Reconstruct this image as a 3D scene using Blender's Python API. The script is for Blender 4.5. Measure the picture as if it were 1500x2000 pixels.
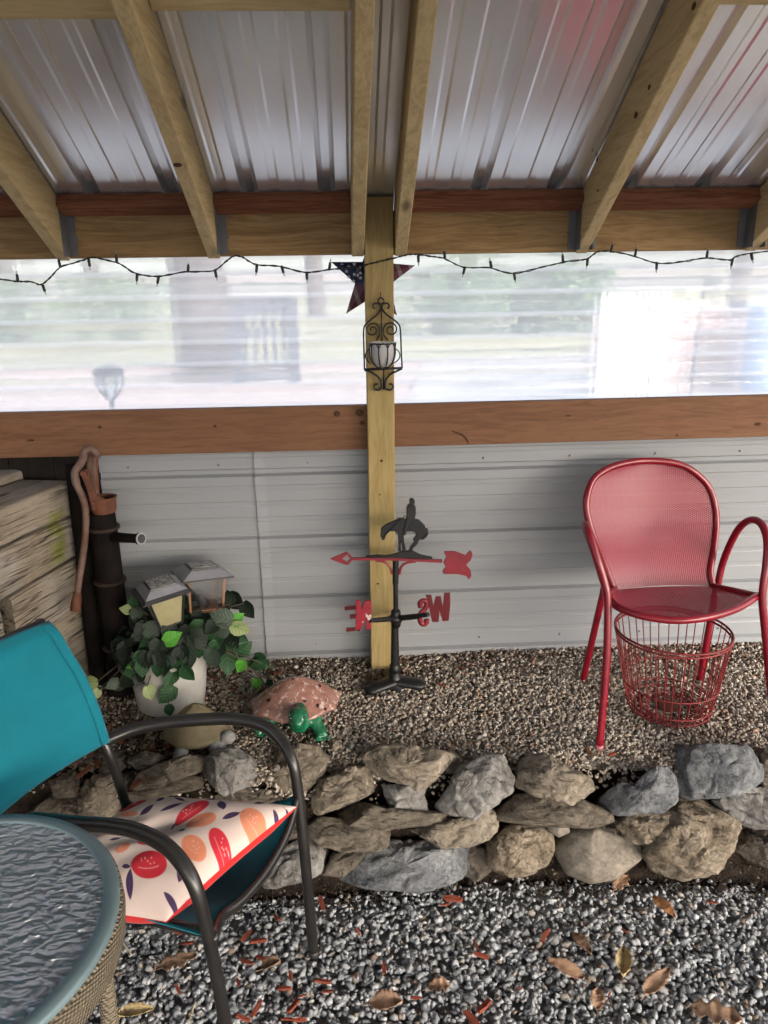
import bpy, bmesh, math, random
import numpy as np
from mathutils import Vector, Matrix, noise
for o in list(bpy.data.objects): bpy.data.objects.remove(o)
R_ = math.radians
S = bpy.context.scene
COL = S.collection
# ------------------------------------------------------------------ camera
FPX = 1450.0
CAM = Vector((0, 0, 1.68))
_ps, _th, _ro = R_(2.75), R_(16.5), R_(0.94)
FW = Vector((math.sin(_ps)*math.cos(_th), math.cos(_ps)*math.cos(_th), -math.sin(_th)))
_R0 = Vector((math.cos(_ps), -math.sin(_ps), 0)); _U0 = _R0.cross(FW)
RT = math.cos(_ro)*_R0 - math.sin(_ro)*_U0
UP = math.cos(_ro)*_U0 + math.sin(_ro)*_R0
cd = bpy.data.cameras.new('camera'); cam = bpy.data.objects.new('camera', cd); COL.objects.link(cam)
cam.matrix_world = Matrix((( RT.x, UP.x, -FW.x, CAM.x), (RT.y, UP.y, -FW.y, CAM.y), (RT.z, UP.z, -FW.z, CAM.z), (0, 0, 0, 1)))
cd.sensor_fit = 'HORIZONTAL'; cd.sensor_width = 36; cd.lens = 36*FPX/1500
cd.clip_start = .02; cd.clip_end = 800
S.camera = cam
S.render.resolution_x = 768; S.render.resolution_y = 1024
# ------------------------------------------------------------------ sky, sun, exposure
SUN_EL, SUN_AZ = R_(24), R_(142)          # azimuth from +Y towards +X: sun stands behind the camera, to the right
w = bpy.data.worlds.new('World'); S.world = w; w.use_nodes = True
nt = w.node_tree; nt.nodes.clear()
sky = nt.nodes.new('ShaderNodeTexSky'); sky.sky_type = 'NISHITA'; sky.sun_disc = False
sky.sun_elevation = SUN_EL; sky.sun_rotation = SUN_AZ; sky.air_density = 1.0; sky.dust_density = 4.0; sky.ozone_density = 1.0
hs = nt.nodes.new('ShaderNodeHueSaturation'); hs.inputs['Saturation'].default_value = .52
bg = nt.nodes.new('ShaderNodeBackground'); bg.inputs[1].default_value = .15
wo = nt.nodes.new('ShaderNodeOutputWorld')
nt.links.new(sky.outputs[0], hs.inputs['Color']); nt.links.new(hs.outputs[0], bg.inputs[0]); nt.links.new(bg.outputs[0], wo.inputs[0])
sd = bpy.data.lights.new('sun', 'SUN'); sd.energy = 0.5; sd.angle = R_(20); sd.color = (1, .975, .945)
so = bpy.data.objects.new('sun', sd); COL.objects.link(so)
_dir = Vector((-math.sin(SUN_AZ)*math.cos(SUN_EL), -math.cos(SUN_AZ)*math.cos(SUN_EL), -math.sin(SUN_EL)))
so.rotation_euler = _dir.to_track_quat('-Z', 'Y').to_euler()
vs = S.view_settings; vs.view_transform = 'Standard'; vs.look = 'None'; vs.gamma = 1; vs.use_curve_mapping = False
vs.exposure = 2.4
S.render.engine = 'CYCLES'
S.cycles.max_bounces = 10; S.cycles.diffuse_bounces = 4; S.cycles.transparent_max_bounces = 16
S.cycles.sample_clamp_indirect = 1.5; S.cycles.caustics_refractive = False; S.cycles.caustics_reflective = False

# ------------------------------------------------------------------ helpers
def at(px, py, x=None, y=None, z=None):
    d = FW + (px-750)/FPX*RT - (py-1000)/FPX*UP
    t = (y-CAM.y)/d.y if y is not None else ((z-CAM.z)/d.z if z is not None else (x-CAM.x)/d.x)
    return CAM + t*d
def lerp(a, b, t): return a + (b-a)*t
def sstep(a, b, x):
    t = min(1, max(0, (x-a)/(b-a))); return t*t*(3-2*t)
class G:
    def __init__(s): s.V = []; s.F = []
    def add(s, V, F):
        n = len(s.V); s.V += [Vector(v) for v in V]; s.F += [[i+n for i in f] for f in F]; return s
    def box(s, c, size, M=None):
        c = Vector(c); h = Vector(size)/2; V = []
        for i in (-1, 1):
            for j in (-1, 1):
                for k in (-1, 1):
                    v = Vector((i*h.x, j*h.y, k*h.z)); V.append(c + (M @ v if M else v))
        return s.add(V, [(0,1,3,2),(4,6,7,5),(0,4,5,1),(2,3,7,6),(0,2,6,4),(1,5,7,3)])
    def hexa(s, A, B):
        return s.add(list(A)+list(B), [(3,2,1,0),(4,5,6,7),(0,1,5,4),(1,2,6,5),(2,3,7,6),(3,0,4,7)])
    def tube(s, pts, r, n=8, closed=False, flat=None):
        P = [Vector(p) for p in pts]; m = len(P)
        rr = r if isinstance(r, (list, tuple)) else [r]*m
        T = []
        for i in range(m):
            a = P[(i-1) % m] if (closed or i > 0) else P[i]; b = P[(i+1) % m] if (closed or i < m-1) else P[i]
            T.append((b-a).normalized())
        u = T[0].orthogonal().normalized()
        if flat: u = (Vector(flat[0]) - T[0]*T[0].dot(Vector(flat[0]))).normalized()
        V = []; F = []
        for i in range(m):
            u = (u - T[i]*u.dot(T[i])); u = u.normalized() if u.length > 1e-6 else T[i].orthogonal().normalized()
            v = T[i].cross(u)
            for k in range(n):
                a = 2*math.pi*k/n; fl = flat[1] if flat else 1
                V.append(P[i] + rr[i]*(math.cos(a)*u + math.sin(a)*fl*v))
        for i in range(m if closed else m-1):
            j = (i+1) % m
            for k in range(n): F.append((i*n+k, i*n+(k+1) % n, j*n+(k+1) % n, j*n+k))
        if not closed:
            F.append(tuple(range(n-1, -1, -1))); F.append(tuple((m-1)*n+k for k in range(n)))
        return s.add(V, F)
    def lathe(s, c, prof, n=24, M=None, cap=(True, True), sx=1, sy=1):
        c = Vector(c); V = []; F = []; m = len(prof)
        for r, z in prof:
            for k in range(n):
                a = 2*math.pi*k/n; v = Vector((r*math.cos(a)*sx, r*math.sin(a)*sy, z)); V.append(c + (M @ v if M else v))
        for i in range(m-1):
            for k in range(n): F.append((i*n+k, i*n+(k+1) % n, (i+1)*n+(k+1) % n, (i+1)*n+k))
        if cap[0]: F.append(tuple(range(n-1, -1, -1)))
        if cap[1]: F.append(tuple((m-1)*n+k for k in range(n)))
        return s.add(V, F)
    def prism(s, pts, d):
        P = [Vector(p) for p in pts]; d = Vector(d); n = len(P)
        return s.add(P + [p+d for p in P], [tuple(range(n)), tuple(range(2*n-1, n-1, -1))] + [(i, i+n, (i+1) % n+n, (i+1) % n) for i in range(n)])
    def grid(s, fn, nu, nv):
        V = [fn(i/(nu-1), j/(nv-1)) for j in range(nv) for i in range(nu)]
        return s.add(V, [(j*nu+i, j*nu+i+1, (j+1)*nu+i+1, (j+1)*nu+i) for j in range(nv-1) for i in range(nu-1)])
    def ell(s, c, r, M=None, n=14, m=9):
        c = Vector(c); prof = [(math.sin(math.pi*i/(m-1)), -math.cos(math.pi*i/(m-1))) for i in range(m)]
        V = []; F = []
        for a, b in prof:
            for k in range(n):
                t = 2*math.pi*k/n; v = Vector((r[0]*a*math.cos(t), r[1]*a*math.sin(t), r[2]*b)); V.append(c + (M @ v if M else v))
        for i in range(m-1):
            for k in range(n): F.append((i*n+k, i*n+(k+1) % n, (i+1)*n+(k+1) % n, (i+1)*n+k))
        return s.add(V, F)
def root_loc(p):
    while p is not None and p.parent is not None: p = p.parent
    return p.location.copy() if p is not None else Vector()
def tag(o, label=None, cat=None, group=None, kind=None):
    if label: o['label'] = label
    if cat: o['category'] = cat
    if group: o['group'] = group
    if kind: o['kind'] = kind
    return o
def thing(name, loc, label, cat, group=None):
    o = bpy.data.objects.new(name, None); COL.objects.link(o); o.location = loc; o.empty_display_size = .05
    return tag(o, label, cat, group)
def obj(name, g, mat, parent=None, smooth=False, bevel=0, origin=None, seg=2, solid=0, recalc=True):
    org = root_loc(parent) if parent is not None else Vector(origin or (0, 0, 0))
    me = bpy.data.meshes.new(name)
    me.from_pydata([tuple(v-org) for v in g.V], [], g.F); me.update()
    bm = bmesh.new(); bm.from_mesh(me)
    if smooth: bmesh.ops.remove_doubles(bm, verts=bm.verts, dist=1e-6)
    if recalc: bmesh.ops.recalc_face_normals(bm, faces=bm.faces)
    if bevel:
        ed = [e for e in bm.edges if len(e.link_faces) == 2 and e.calc_face_angle(0) > .5]
        bmesh.ops.bevel(bm, geom=ed, offset=bevel, segments=seg, affect='EDGES', profile=.5, clamp_overlap=True)
    bm.to_mesh(me); bm.free()
    if smooth:
        me.polygons.foreach_set('use_smooth', [True]*len(me.polygons))
    me.materials.append(mat)
    o = bpy.data.objects.new(name, me); COL.objects.link(o)
    if parent is not None: o.parent = parent
    else: o.location = org
    if smooth == 'auto':
        me.set_sharp_from_angle(angle=R_(38))
    if solid:
        md = o.modifiers.new('thick', 'SOLIDIFY'); md.thickness = solid; md.offset = 0
    return o
def spiral(c, r0, r1, a0, a1, n, e1, e2):
    c = Vector(c); out = []
    for i in range(n):
        t = i/(n-1); r = lerp(r0, r1, t); a = lerp(a0, a1, t)
        out.append(c + r*(math.cos(a)*e1 + math.sin(a)*e2))
    return out
def smooth_path(P, k=4, closed=False):
    P = [Vector(p) for p in P]; n = len(P); out = []
    for i in range(n if closed else n-1):
        p0 = P[(i-1) % n] if (closed or i > 0) else P[i]; p1 = P[i]; p2 = P[(i+1) % n]
        p3 = P[(i+2) % n] if (closed or i+2 < n) else p2
        for j in range(k):
            t = j/k
            out.append(.5*((2*p1) + (p2-p0)*t + (2*p0-5*p1+4*p2-p3)*t*t + (3*p1-p0-3*p2+p3)*t**3))
    if not closed: out.append(P[-1])
    return out

# ------------------------------------------------------------------ materials
class NT:
    def __init__(s, name):
        s.m = bpy.data.materials.new(name); s.m.use_nodes = True; s.t = s.m.node_tree; s.t.nodes.clear()
        s.out = s.n('ShaderNodeOutputMaterial')
    def n(s, t, **k):
        x = s.t.nodes.new(t)
        for a, b in k.items(): setattr(x, a, b)
        return x
    def put(s, x, i, v):
        if hasattr(v, 'is_linked') or isinstance(v, bpy.types.NodeSocket): s.t.links.new(v, x.inputs[i])
        elif v is not None:
            if isinstance(v, tuple) and len(v) == 3 and x.inputs[i].type == 'RGBA': v = (*v, 1)
            x.inputs[i].default_value = v
    def math(s, op, a, b=None, c=None, clamp=False):
        x = s.n('ShaderNodeMath', operation=op, use_clamp=clamp); s.put(x, 0, a)
        if b is not None: s.put(x, 1, b)
        if c is not None: s.put(x, 2, c)
        return x.outputs[0]
    def vmath(s, op, a, b):
        x = s.n('ShaderNodeVectorMath', operation=op); s.put(x, 0, a); s.put(x, 1, b); return x.outputs[0]
    def coords(s, rnd=True, src='Object'):
        tc = s.n('ShaderNodeTexCoord'); c = tc.outputs[src]
        if rnd:
            oi = s.n('ShaderNodeObjectInfo')
            k = s.n('ShaderNodeVectorMath', operation='SCALE'); cb = s.n('ShaderNodeCombineXYZ')
            s.put(cb, 0, oi.outputs['Random']); s.put(cb, 1, s.math('MULTIPLY', oi.outputs['Random'], 7.3)); s.put(cb, 2, s.math('MULTIPLY', oi.outputs['Random'], 3.1))
            s.put(k, 0, cb.outputs[0]); k.inputs['Scale'].default_value = 13.0
            c = s.vmath('ADD', c, k.outputs[0])
        return c
    def noise(s, vec, scale, detail=4, rough=.55, dist=0, out=0):
        x = s.n('ShaderNodeTexNoise'); s.put(x, 'Vector', vec); s.put(x, 'Scale', scale); s.put(x, 'Detail', detail); s.put(x, 'Roughness', rough); s.put(x, 'Distortion', dist)
        return x.outputs[out]
    def voro(s, vec, scale, feature='F1', out='Distance'):
        x = s.n('ShaderNodeTexVoronoi', feature=feature); s.put(x, 'Vector', vec); s.put(x, 'Scale', scale); return x.outputs[out]
    def ramp(s, v, stops):
        x = s.n('ShaderNodeValToRGB'); s.put(x, 0, v); e = x.color_ramp.elements
        while len(e) < len(stops): e.new(.5)
        for i, (p, c) in enumerate(stops):
            e[i].position = p; e[i].color = (*c, 1) if isinstance(c, tuple) else (c, c, c, 1)
        return x.outputs[0]
    def mix(s, f, a, b, mode='MIX'):
        x = s.n('ShaderNodeMix', data_type='RGBA', blend_type=mode); s.put(x, 0, f); s.put(x, 6, a); s.put(x, 7, b); return x.outputs[2]
    def bump(s, h, strength=.3, dist=.01, normal=None):
        x = s.n('ShaderNodeBump'); s.put(x, 'Height', h); s.put(x, 'Strength', strength); s.put(x, 'Distance', dist)
        if normal is not None: s.put(x, 'Normal', normal)
        return x.outputs[0]
    def bsdf(s, col, rough=.6, metal=0., spec=.5, normal=None, **k):
        b = s.n('ShaderNodeBsdfPrincipled'); s.put(b, 'Base Color', col); s.put(b, 'Roughness', rough); s.put(b, 'Metallic', metal); s.put(b, 'Specular IOR Level', spec)
        if normal is not None: s.put(b, 'Normal', normal)
        for a, v in k.items(): s.put(b, a.replace('_', ' '), v)
        return b.outputs[0]
    def done(s, sh): s.t.links.new(sh, s.out.inputs[0]); return s.m
    def scalev(s, vec, sc):
        return s.vmath('MULTIPLY', vec, sc)
def simple(name, col, rough=.6, metal=0., spec=.5, col2=None, nscale=30, bump=0, bscale=80, bdist=.002, chips=None, rvar=0, **k):
    t = NT(name); c = t.coords(); n = t.noise(c, nscale, 5, .6)
    base = t.mix(t.ramp(n, [(.35, 0.), (.65, 1.)]), col, col2 if col2 else tuple(x*.82 for x in col))
    if chips:
        ch = t.ramp(t.noise(c, chips[1], 6, .7), [(chips[2], 0.), (chips[2]+.03, 1.)]); base = t.mix(ch, base, chips[0])
    nm = t.bump(t.noise(c, bscale, 5, .6), bump, bdist) if bump else None
    rg = t.math('ADD', rough-rvar/2, t.math('MULTIPLY', n, rvar)) if rvar else rough
    return t.done(t.bsdf(base, rg, metal, spec, nm, **k))
def wood(name, axis, light, mid, dark, rough=.75, scale=1., knots=.75, bump=.3, gray=None, cracks=0., warp=.05, rot=0.):
    t = NT(name); c = t.coords()
    if rot:
        vr = t.n('ShaderNodeVectorRotate', rotation_type='Z_AXIS'); t.put(vr, 0, c); vr.inputs['Angle'].default_value = R_(rot); c = vr.outputs[0]
    st = {'x': (1.2, 16, 16), 'y': (16, 1.2, 16), 'z': (16, 16, 1.2)}[axis]
    kst = {'x': (2.6, 9, 9), 'y': (9, 2.6, 9), 'z': (9, 9, 2.6)}[axis]
    wn = t.noise(c, 3.0, 2, .5, 0, 1)
    cw = t.vmath('ADD', c, t.scalev(wn, (warp, warp, warp)))
    kd = t.voro(t.scalev(c, kst), .8)
    kn = t.ramp(kd, [(.05, 1.), (.13, 0.)])
    p = t.scalev(cw, tuple(x*scale for x in st))
    g1 = t.noise(p, 2.2, 6, .65, 1.2); g2 = t.noise(p, 9, 4, .6, .4)
    g = t.math('ADD', t.math('MULTIPLY', g1, .7), t.math('MULTIPLY', g2, .3))
    col = t.ramp(g, [(.30, dark), (.46, mid), (.56, light), (.68, mid)])
    big = t.noise(c, 1.7, 3, .6)
    col = t.mix(t.math('MULTIPLY', t.ramp(big, [(.38, 1.), (.62, 0.)]), .35), col, dark)
    if gray: col = t.mix(t.ramp(t.noise(c, 4, 5, .7), [(.4, 0.), (.65, .85)]), col, gray)
    col = t.mix(t.math('MULTIPLY', kn, knots), col, tuple(x*.28 for x in dark))
    h = g
    if cracks:
        cr = t.ramp(t.noise(t.scalev(cw, tuple(x*(2.4 if x > 5 else .8) for x in st)), 1.5, 3, .5, .25), [(.475, 0.), (.5, 1.), (.525, 0.)])
        cr = t.math('MULTIPLY', cr, t.ramp(t.noise(c, 5, 3), [(.42, 0.), (.6, 1.)]))
        col = t.mix(t.math('MULTIPLY', cr, cracks), col, tuple(x*.12 for x in dark)); h = t.math('SUBTRACT', g, t.math('MULTIPLY', cr, 1.2))
    return t.done(t.bsdf(col, rough, 0, .3, t.bump(h, bump, .006)))
PINE = dict(light=(.60, .455, .245), mid=(.50, .37, .185), dark=(.35, .245, .115))
M = {}
M['pine_y'] = wood('pine_rafter', 'y', **PINE); M['pine_z'] = wood('pine_post', 'z', light=(.40, .305, .14), mid=(.33, .245, .10), dark=(.23, .16, .06)); M['pine_x'] = wood('pine_blocking', 'x', **PINE)
M['beam_x'] = wood('pine_beam', 'x', (.36, .23, .105), (.27, .165, .07), (.16, .092, .038))
M['rail_x'] = wood('cedar_rail', 'x', (.22, .112, .060), (.175, .084, .044), (.11, .05, .027), knots=.95)
M['purlin_x'] = wood('cedar_purlin', 'x', (.26, .105, .055), (.17, .06, .03), (.06, .022, .013), knots=.9)
M['old_timber'] = wood('weathered_timber', 'y', (.33, .275, .21), (.25, .205, .155), (.11, .085, .06), rough=.9, scale=1.7, bump=1., gray=(.31, .285, .26), cracks=.95, knots=.9, warp=.018, rot=16.2)
M['shade_board'] = wood('shade_board', 'z', (.018, .014, .012), (.013, .010, .008), (.006, .005, .004), rough=.95)
def m_sheet(name, col, rough, metal, streak, fine=.0, spot=.35):
    t = NT(name); c = t.coords()
    n = t.noise(t.scalev(c, streak), 3, 5, .6)
    d = t.noise(c, 9, 6, .65)
    col2 = t.mix(t.ramp(n, [(.3, 0.), (.7, 1.)]), col, tuple(x*.92 for x in col))
    spots = t.ramp(t.noise(c, 55, 3, .6), [(.70, 0.), (.74, 1.)])
    col2 = t.mix(t.math('MULTIPLY', spots, spot), col2, tuple(x*.45 for x in col))
    rg = t.math('ADD', rough-.06, t.math('MULTIPLY', d, .12))
    return t.done(t.bsdf(col2, rg, metal, .5, t.bump(t.noise(t.scalev(c, streak), 1.2, 3, .5), fine, .02)))
def m_roof():
    t = NT('roof_metal'); c = t.coords(False); n = t.noise(t.scalev(c, (2.5, .5, 1)), 2, 3, .5)
    return t.done(t.bsdf((.90, .905, .92), t.math('ADD', .20, t.math('MULTIPLY', n, .10)), .8, .5, t.bump(n, .03, .03)))
M['roof_metal'] = m_roof()
M['siding'] = m_sheet('painted_siding', (.26, .27, .29), .38, .0, (.5, 3, 5), .03, .2)
M['galv'] = simple('galvanised_hanger', (.15, .15, .155), .55, .3, nscale=60)
M['blackiron'] = simple('black_cast_iron', (.006, .006, .007), .40, .0, .35, (.011, .011, .012), 40, .5, 120)
M['vane_red'] = simple('chipped_red_enamel', (.15, .009, .018), .38, 0, .5, (.20, .013, .022), 30, .2, 90, chips=((.55, .45, .43), 42, .71))
M['letter_n'] = simple('worn_red_letter', (.24, .010, .026), .4, 0, .5, (.18, .009, .018), 30, .2, 90, chips=((.6, .57, .55), 26, .60))
M['letter_w'] = simple('dark_red_letter', (.10, .006, .010), .35, 0, .5, None, 30, .2, 90)
M['red_paint'] = simple('red_powder_coat', (.215, .005, .016), .28, 0, .5, (.18, .004, .014), 18, .06, 300)
M['basket_red'] = simple('basket_red_rust', (.20, .014, .018), .5, 0, .4, (.13, .02, .015), 50, .2, 200)
M['frame_dark'] = simple('dark_bronze_tube', (.011, .010, .010), .30, .0, .5, (.017, .015, .014), 25, .15, 60)
M['wire'] = simple('string_light_wire', (.012, .014, .012), .5)
M['bulb'] = simple('clear_bulb', (.75, .78, .75), .15, 0, .5, Transmission_Weight=.7)
M['pot'] = simple('white_plastic_pot', (.38, .37, .35), .5, 0, .4, (.28, .27, .25), 9)
M['soil'] = simple('dark_soil', (.014, .010, .008), .95, 0, .2, (.034, .024, .017), 22, .9, 60, .02)
M['bedsoil'] = simple('bed_soil', (.25, .215, .18), .95, 0, .2, (.34, .30, .255), 120, .9, 90, .01)
M['lowsoil'] = simple('gravel_base', (.22, .22, .225), .95, 0, .2, (.32, .32, .32), 40, .9, 90, .01)
M['rust_brown'] = simple('rusty_brown_iron', (.16, .062, .036), .7, .1, .3, (.085, .035, .022), 26, .6, 90, .004)
M['rust_lever'] = simple('rusty_grey_lever', (.17, .115, .095), .65, .2, .3, (.10, .05, .035), 22, .5, 90, .004)
M['pump_dark'] = simple('pump_dark_iron', (.005, .0045, .0045), .85, 0, .08, (.011, .008, .007), 14, .5, 60, .004)
M['rust_dark'] = simple('dark_rust', (.03, .016, .012), .8, 0, .3, (.014, .009, .008), 20, .6, 80, .004)
M['lan_dark'] = simple('lantern_black', (.02, .02, .022), .4)
M['lan_top'] = simple('lantern_roof_grey', (.27, .27, .31), .28, 0, .5)
M['lan_cream'] = simple('lantern_cream_pane', (.30, .27, .155), .45, 0, .4, (.24, .21, .115), 20)
M['copper'] = simple('lantern_copper', (.42, .21, .12), .4, .5)
M['solar'] = simple('solar_cell', (.10, .10, .11), .2, 0, .6, (.42, .42, .40), 60)
def m_glass(name, rough=.05, tint=(1, 1, 1), bscale=0, bstr=0, haze=0.):
    t = NT(name); c = t.coords(); nm = t.bump(t.noise(c, bscale, 3, .5), bstr, .004) if bscale else None
    g = t.n('ShaderNodeBsdfGlass'); t.put(g, 'Color', tint); t.put(g, 'Roughness', rough); t.put(g, 'IOR', 1.45)
    if nm is not None: t.put(g, 'Normal', nm)
    tr = t.n('ShaderNodeBsdfTransparent'); t.put(tr, 'Color', tint)
    mx = t.n('ShaderNodeMixShader'); t.put(mx, 0, .5); t.t.links.new(tr.outputs[0], mx.inputs[1]); t.t.links.new(g.outputs[0], mx.inputs[2])
    sh = mx.outputs[0]
    if haze:
        d = t.n('ShaderNodeBsdfPrincipled'); t.put(d, 'Base Color', (.8, .8, .8)); t.put(d, 'Roughness', .3)
        m2 = t.n('ShaderNodeMixShader'); t.put(m2, 0, haze); t.t.links.new(sh, m2.inputs[1]); t.t.links.new(d.outputs[0], m2.inputs[2]); sh = m2.outputs[0]
    return t.done(sh)
M['clear_glass'] = m_glass('lantern_glass', .02, (1, 1, 1), 60, .6)
M['frost_cup'] = m_glass('votive_glass', .1, (.95, .95, .95), 0, 0, .45)
def m_fabric(name, col, col2, wscale=900, rough=.9, bump=.25):
    t = NT(name); c = t.coords(False)
    wv = t.n('ShaderNodeTexChecker'); t.put(wv, 'Vector', c); t.put(wv, 'Scale', wscale)
    n = t.noise(c, 7, 4, .6)
    base = t.mix(t.ramp(n, [(.35, 0.), (.65, 1.)]), col, col2)
    base = t.mix(.10, base, t.mix(wv.outputs[1], (0, 0, 0), base))
    fine = t.noise(c, 420, 2, .6)
    return t.done(t.bsdf(base, rough, 0, .2, t.bump(fine, bump, .0015), Sheen_Weight=.15))
M['teal'] = m_fabric('teal_sling', (.004, .165, .225), (.004, .145, .20))
M['red_piping'] = m_fabric('red_cushion_side', (.55, .022, .022), (.50, .02, .02))
def m_attr(name, rough=.8, bump=.4, bscale=150, spec=.3, bdist=.003, nvar=.25, **k):
    t = NT(name); a = t.n('ShaderNodeAttribute', attribute_name='col'); c = t.coords(False)
    n = t.noise(c, bscale, 4, .6)
    col = t.mix(nvar, a.outputs[0], t.mix(1., a.outputs[0], t.ramp(n, [(.3, .45), (.7, 1.4)]), 'MULTIPLY'))
    return t.done(t.bsdf(col, rough, 0, spec, t.bump(n, bump, bdist), **k))
M['gravel'] = m_attr('crushed_stone', .95, .5, 160, .12)
M['peas'] = m_attr('pea_stone', .92, .3, 260, .15)
M['print'] = m_attr('fruit_print_cotton', .9, .15, 500, .2, .001, .06)
def m_stone(name, a, b, dk, sc=1., layered=False, rough=.88, bump=.8):
    t = NT(name); c = t.coords(); p = t.scalev(c, (4, 4, 26)) if layered else c
    n1 = t.noise(p, 5*sc, 7, .68, .4); n2 = t.noise(c, 55*sc, 6, .7); n3 = t.noise(c, 2.5, 3, .5)
    col = t.ramp(n1, [(.32, dk), (.46, a), (.62, b)])
    col = t.mix(.7, col, t.mix(1., col, t.ramp(n2, [(.3, .3), (.5, .95), (.72, 1.6)]), 'MULTIPLY'))
    col = t.mix(t.ramp(n3, [(.5, 0.), (.7, .4)]), col, dk)
    vein = t.ramp(t.noise(p, 9*sc, 4, .6, 1.5), [(.485, 0.), (.5, 1.), (.515, 0.)])
    col = t.mix(t.math('MULTIPLY', vein, .35), col, tuple(x*.35 for x in dk))
    h = t.math('ADD', t.math('MULTIPLY', n1, 1.3), t.math('SUBTRACT', t.math('MULTIPLY', n2, .35), t.math('MULTIPLY', vein, .25)))
    return t.done(t.bsdf(col, rough, 0, .25, t.bump(h, bump, .014)))
M['st_tan'] = m_stone('tan_sandstone', (.205, .172, .134), (.27, .233, .188), (.115, .094, .072))
M['st_brown'] = m_stone('brown_fieldstone', (.16, .135, .106), (.215, .184, .148), (.08, .066, .053), layered=True)
M['st_gray'] = m_stone('grey_fieldstone', (.19, .18, .17), (.26, .25, .235), (.11, .10, .092))
M['st_blue'] = m_stone('blue_grey_slate', (.135, .14, .15), (.21, .215, .22), (.07, .07, .075), 1.4)
M['st_round'] = m_stone('smooth_river_stone', (.20, .175, .145), (.25, .215, .175), (.13, .11, .088), .8, bump=.3)
M['st_rough'] = m_stone('rough_conglomerate', (.21, .168, .122), (.31, .26, .20), (.10, .077, .056), 2.2, bump=1.)
M['st_dark'] = m_stone('dark_stone', (.09, .075, .06), (.13, .11, .09), (.045, .038, .03))  # dark stones; for those under the chair the shade is in the colour

# ------------------------------------------------------------------ ground and setting
def bedz(x, y):
    return .335 + .065*(y-1.93) + .012*noise.noise(Vector((x*2.3, y*2.3, .7)))
def edge_y(x): return 1.90 + .035*math.sin(x*2.1+.6) - .03*x + .13*sstep(.2, .75, -x)
def lowz(x, y):
    return .010*noise.noise(Vector((x*2.1, y*2.1, 4.2)))
g = G()
xs = [-400, -60, -12, -4] + [-2.4+.1*i for i in range(49)] + [4, 12, 60, 400]
ys = [-400, -60, -12, -3, 0] + [.4+.1*i for i in range(16)]
for j, y in enumerate(ys):
    for x in xs: g.V.append(Vector((x, y, (lowz(x, y)-.018) if abs(x) < 2.5 and y > .3 else -.02)))
nx = len(xs)
for j in range(len(ys)-1):
    for i in range(nx-1): g.F.append((j*nx+i, j*nx+i+1, (j+1)*nx+i+1, (j+1)*nx+i))
tag(obj('ground', g, M['lowsoil'], smooth=True), kind='structure')
# raised soil bed with its bank behind the stones
g = G(); ny = 22
xs = [-2.4+.06*i for i in range(81)]
for j in range(ny):
    for x in xs:
        e = edge_y(x)
        if j < 8:
            t = j/7; y = e-.17+.17*t; z = lerp(-.04, bedz(x, e)-.02, sstep(0, 1, t)) + .018*noise.noise(Vector((x*9, y*9, 2)))
            if j == 0: z = -.05
        else:
            t = (j-7)/(ny-8); y = lerp(e, 2.62, t); z = bedz(x, y)-.012
        g.V.append(Vector((x, y, z)))
nx = len(xs)
for j in range(ny-1):
    for i in range(nx-1): g.F.append((j*nx+i, j*nx+i+1, (j+1)*nx+i+1, (j+1)*nx+i))
o = tag(obj('garden_bed', g, M['soil'], smooth=True), kind='structure'); o.data.materials.append(M['bedsoil'])
for p in o.data.polygons:
    if p.center.z > .27 and p.center.y > edge_y(p.center.x)-.03: p.material_index = 1

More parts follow.
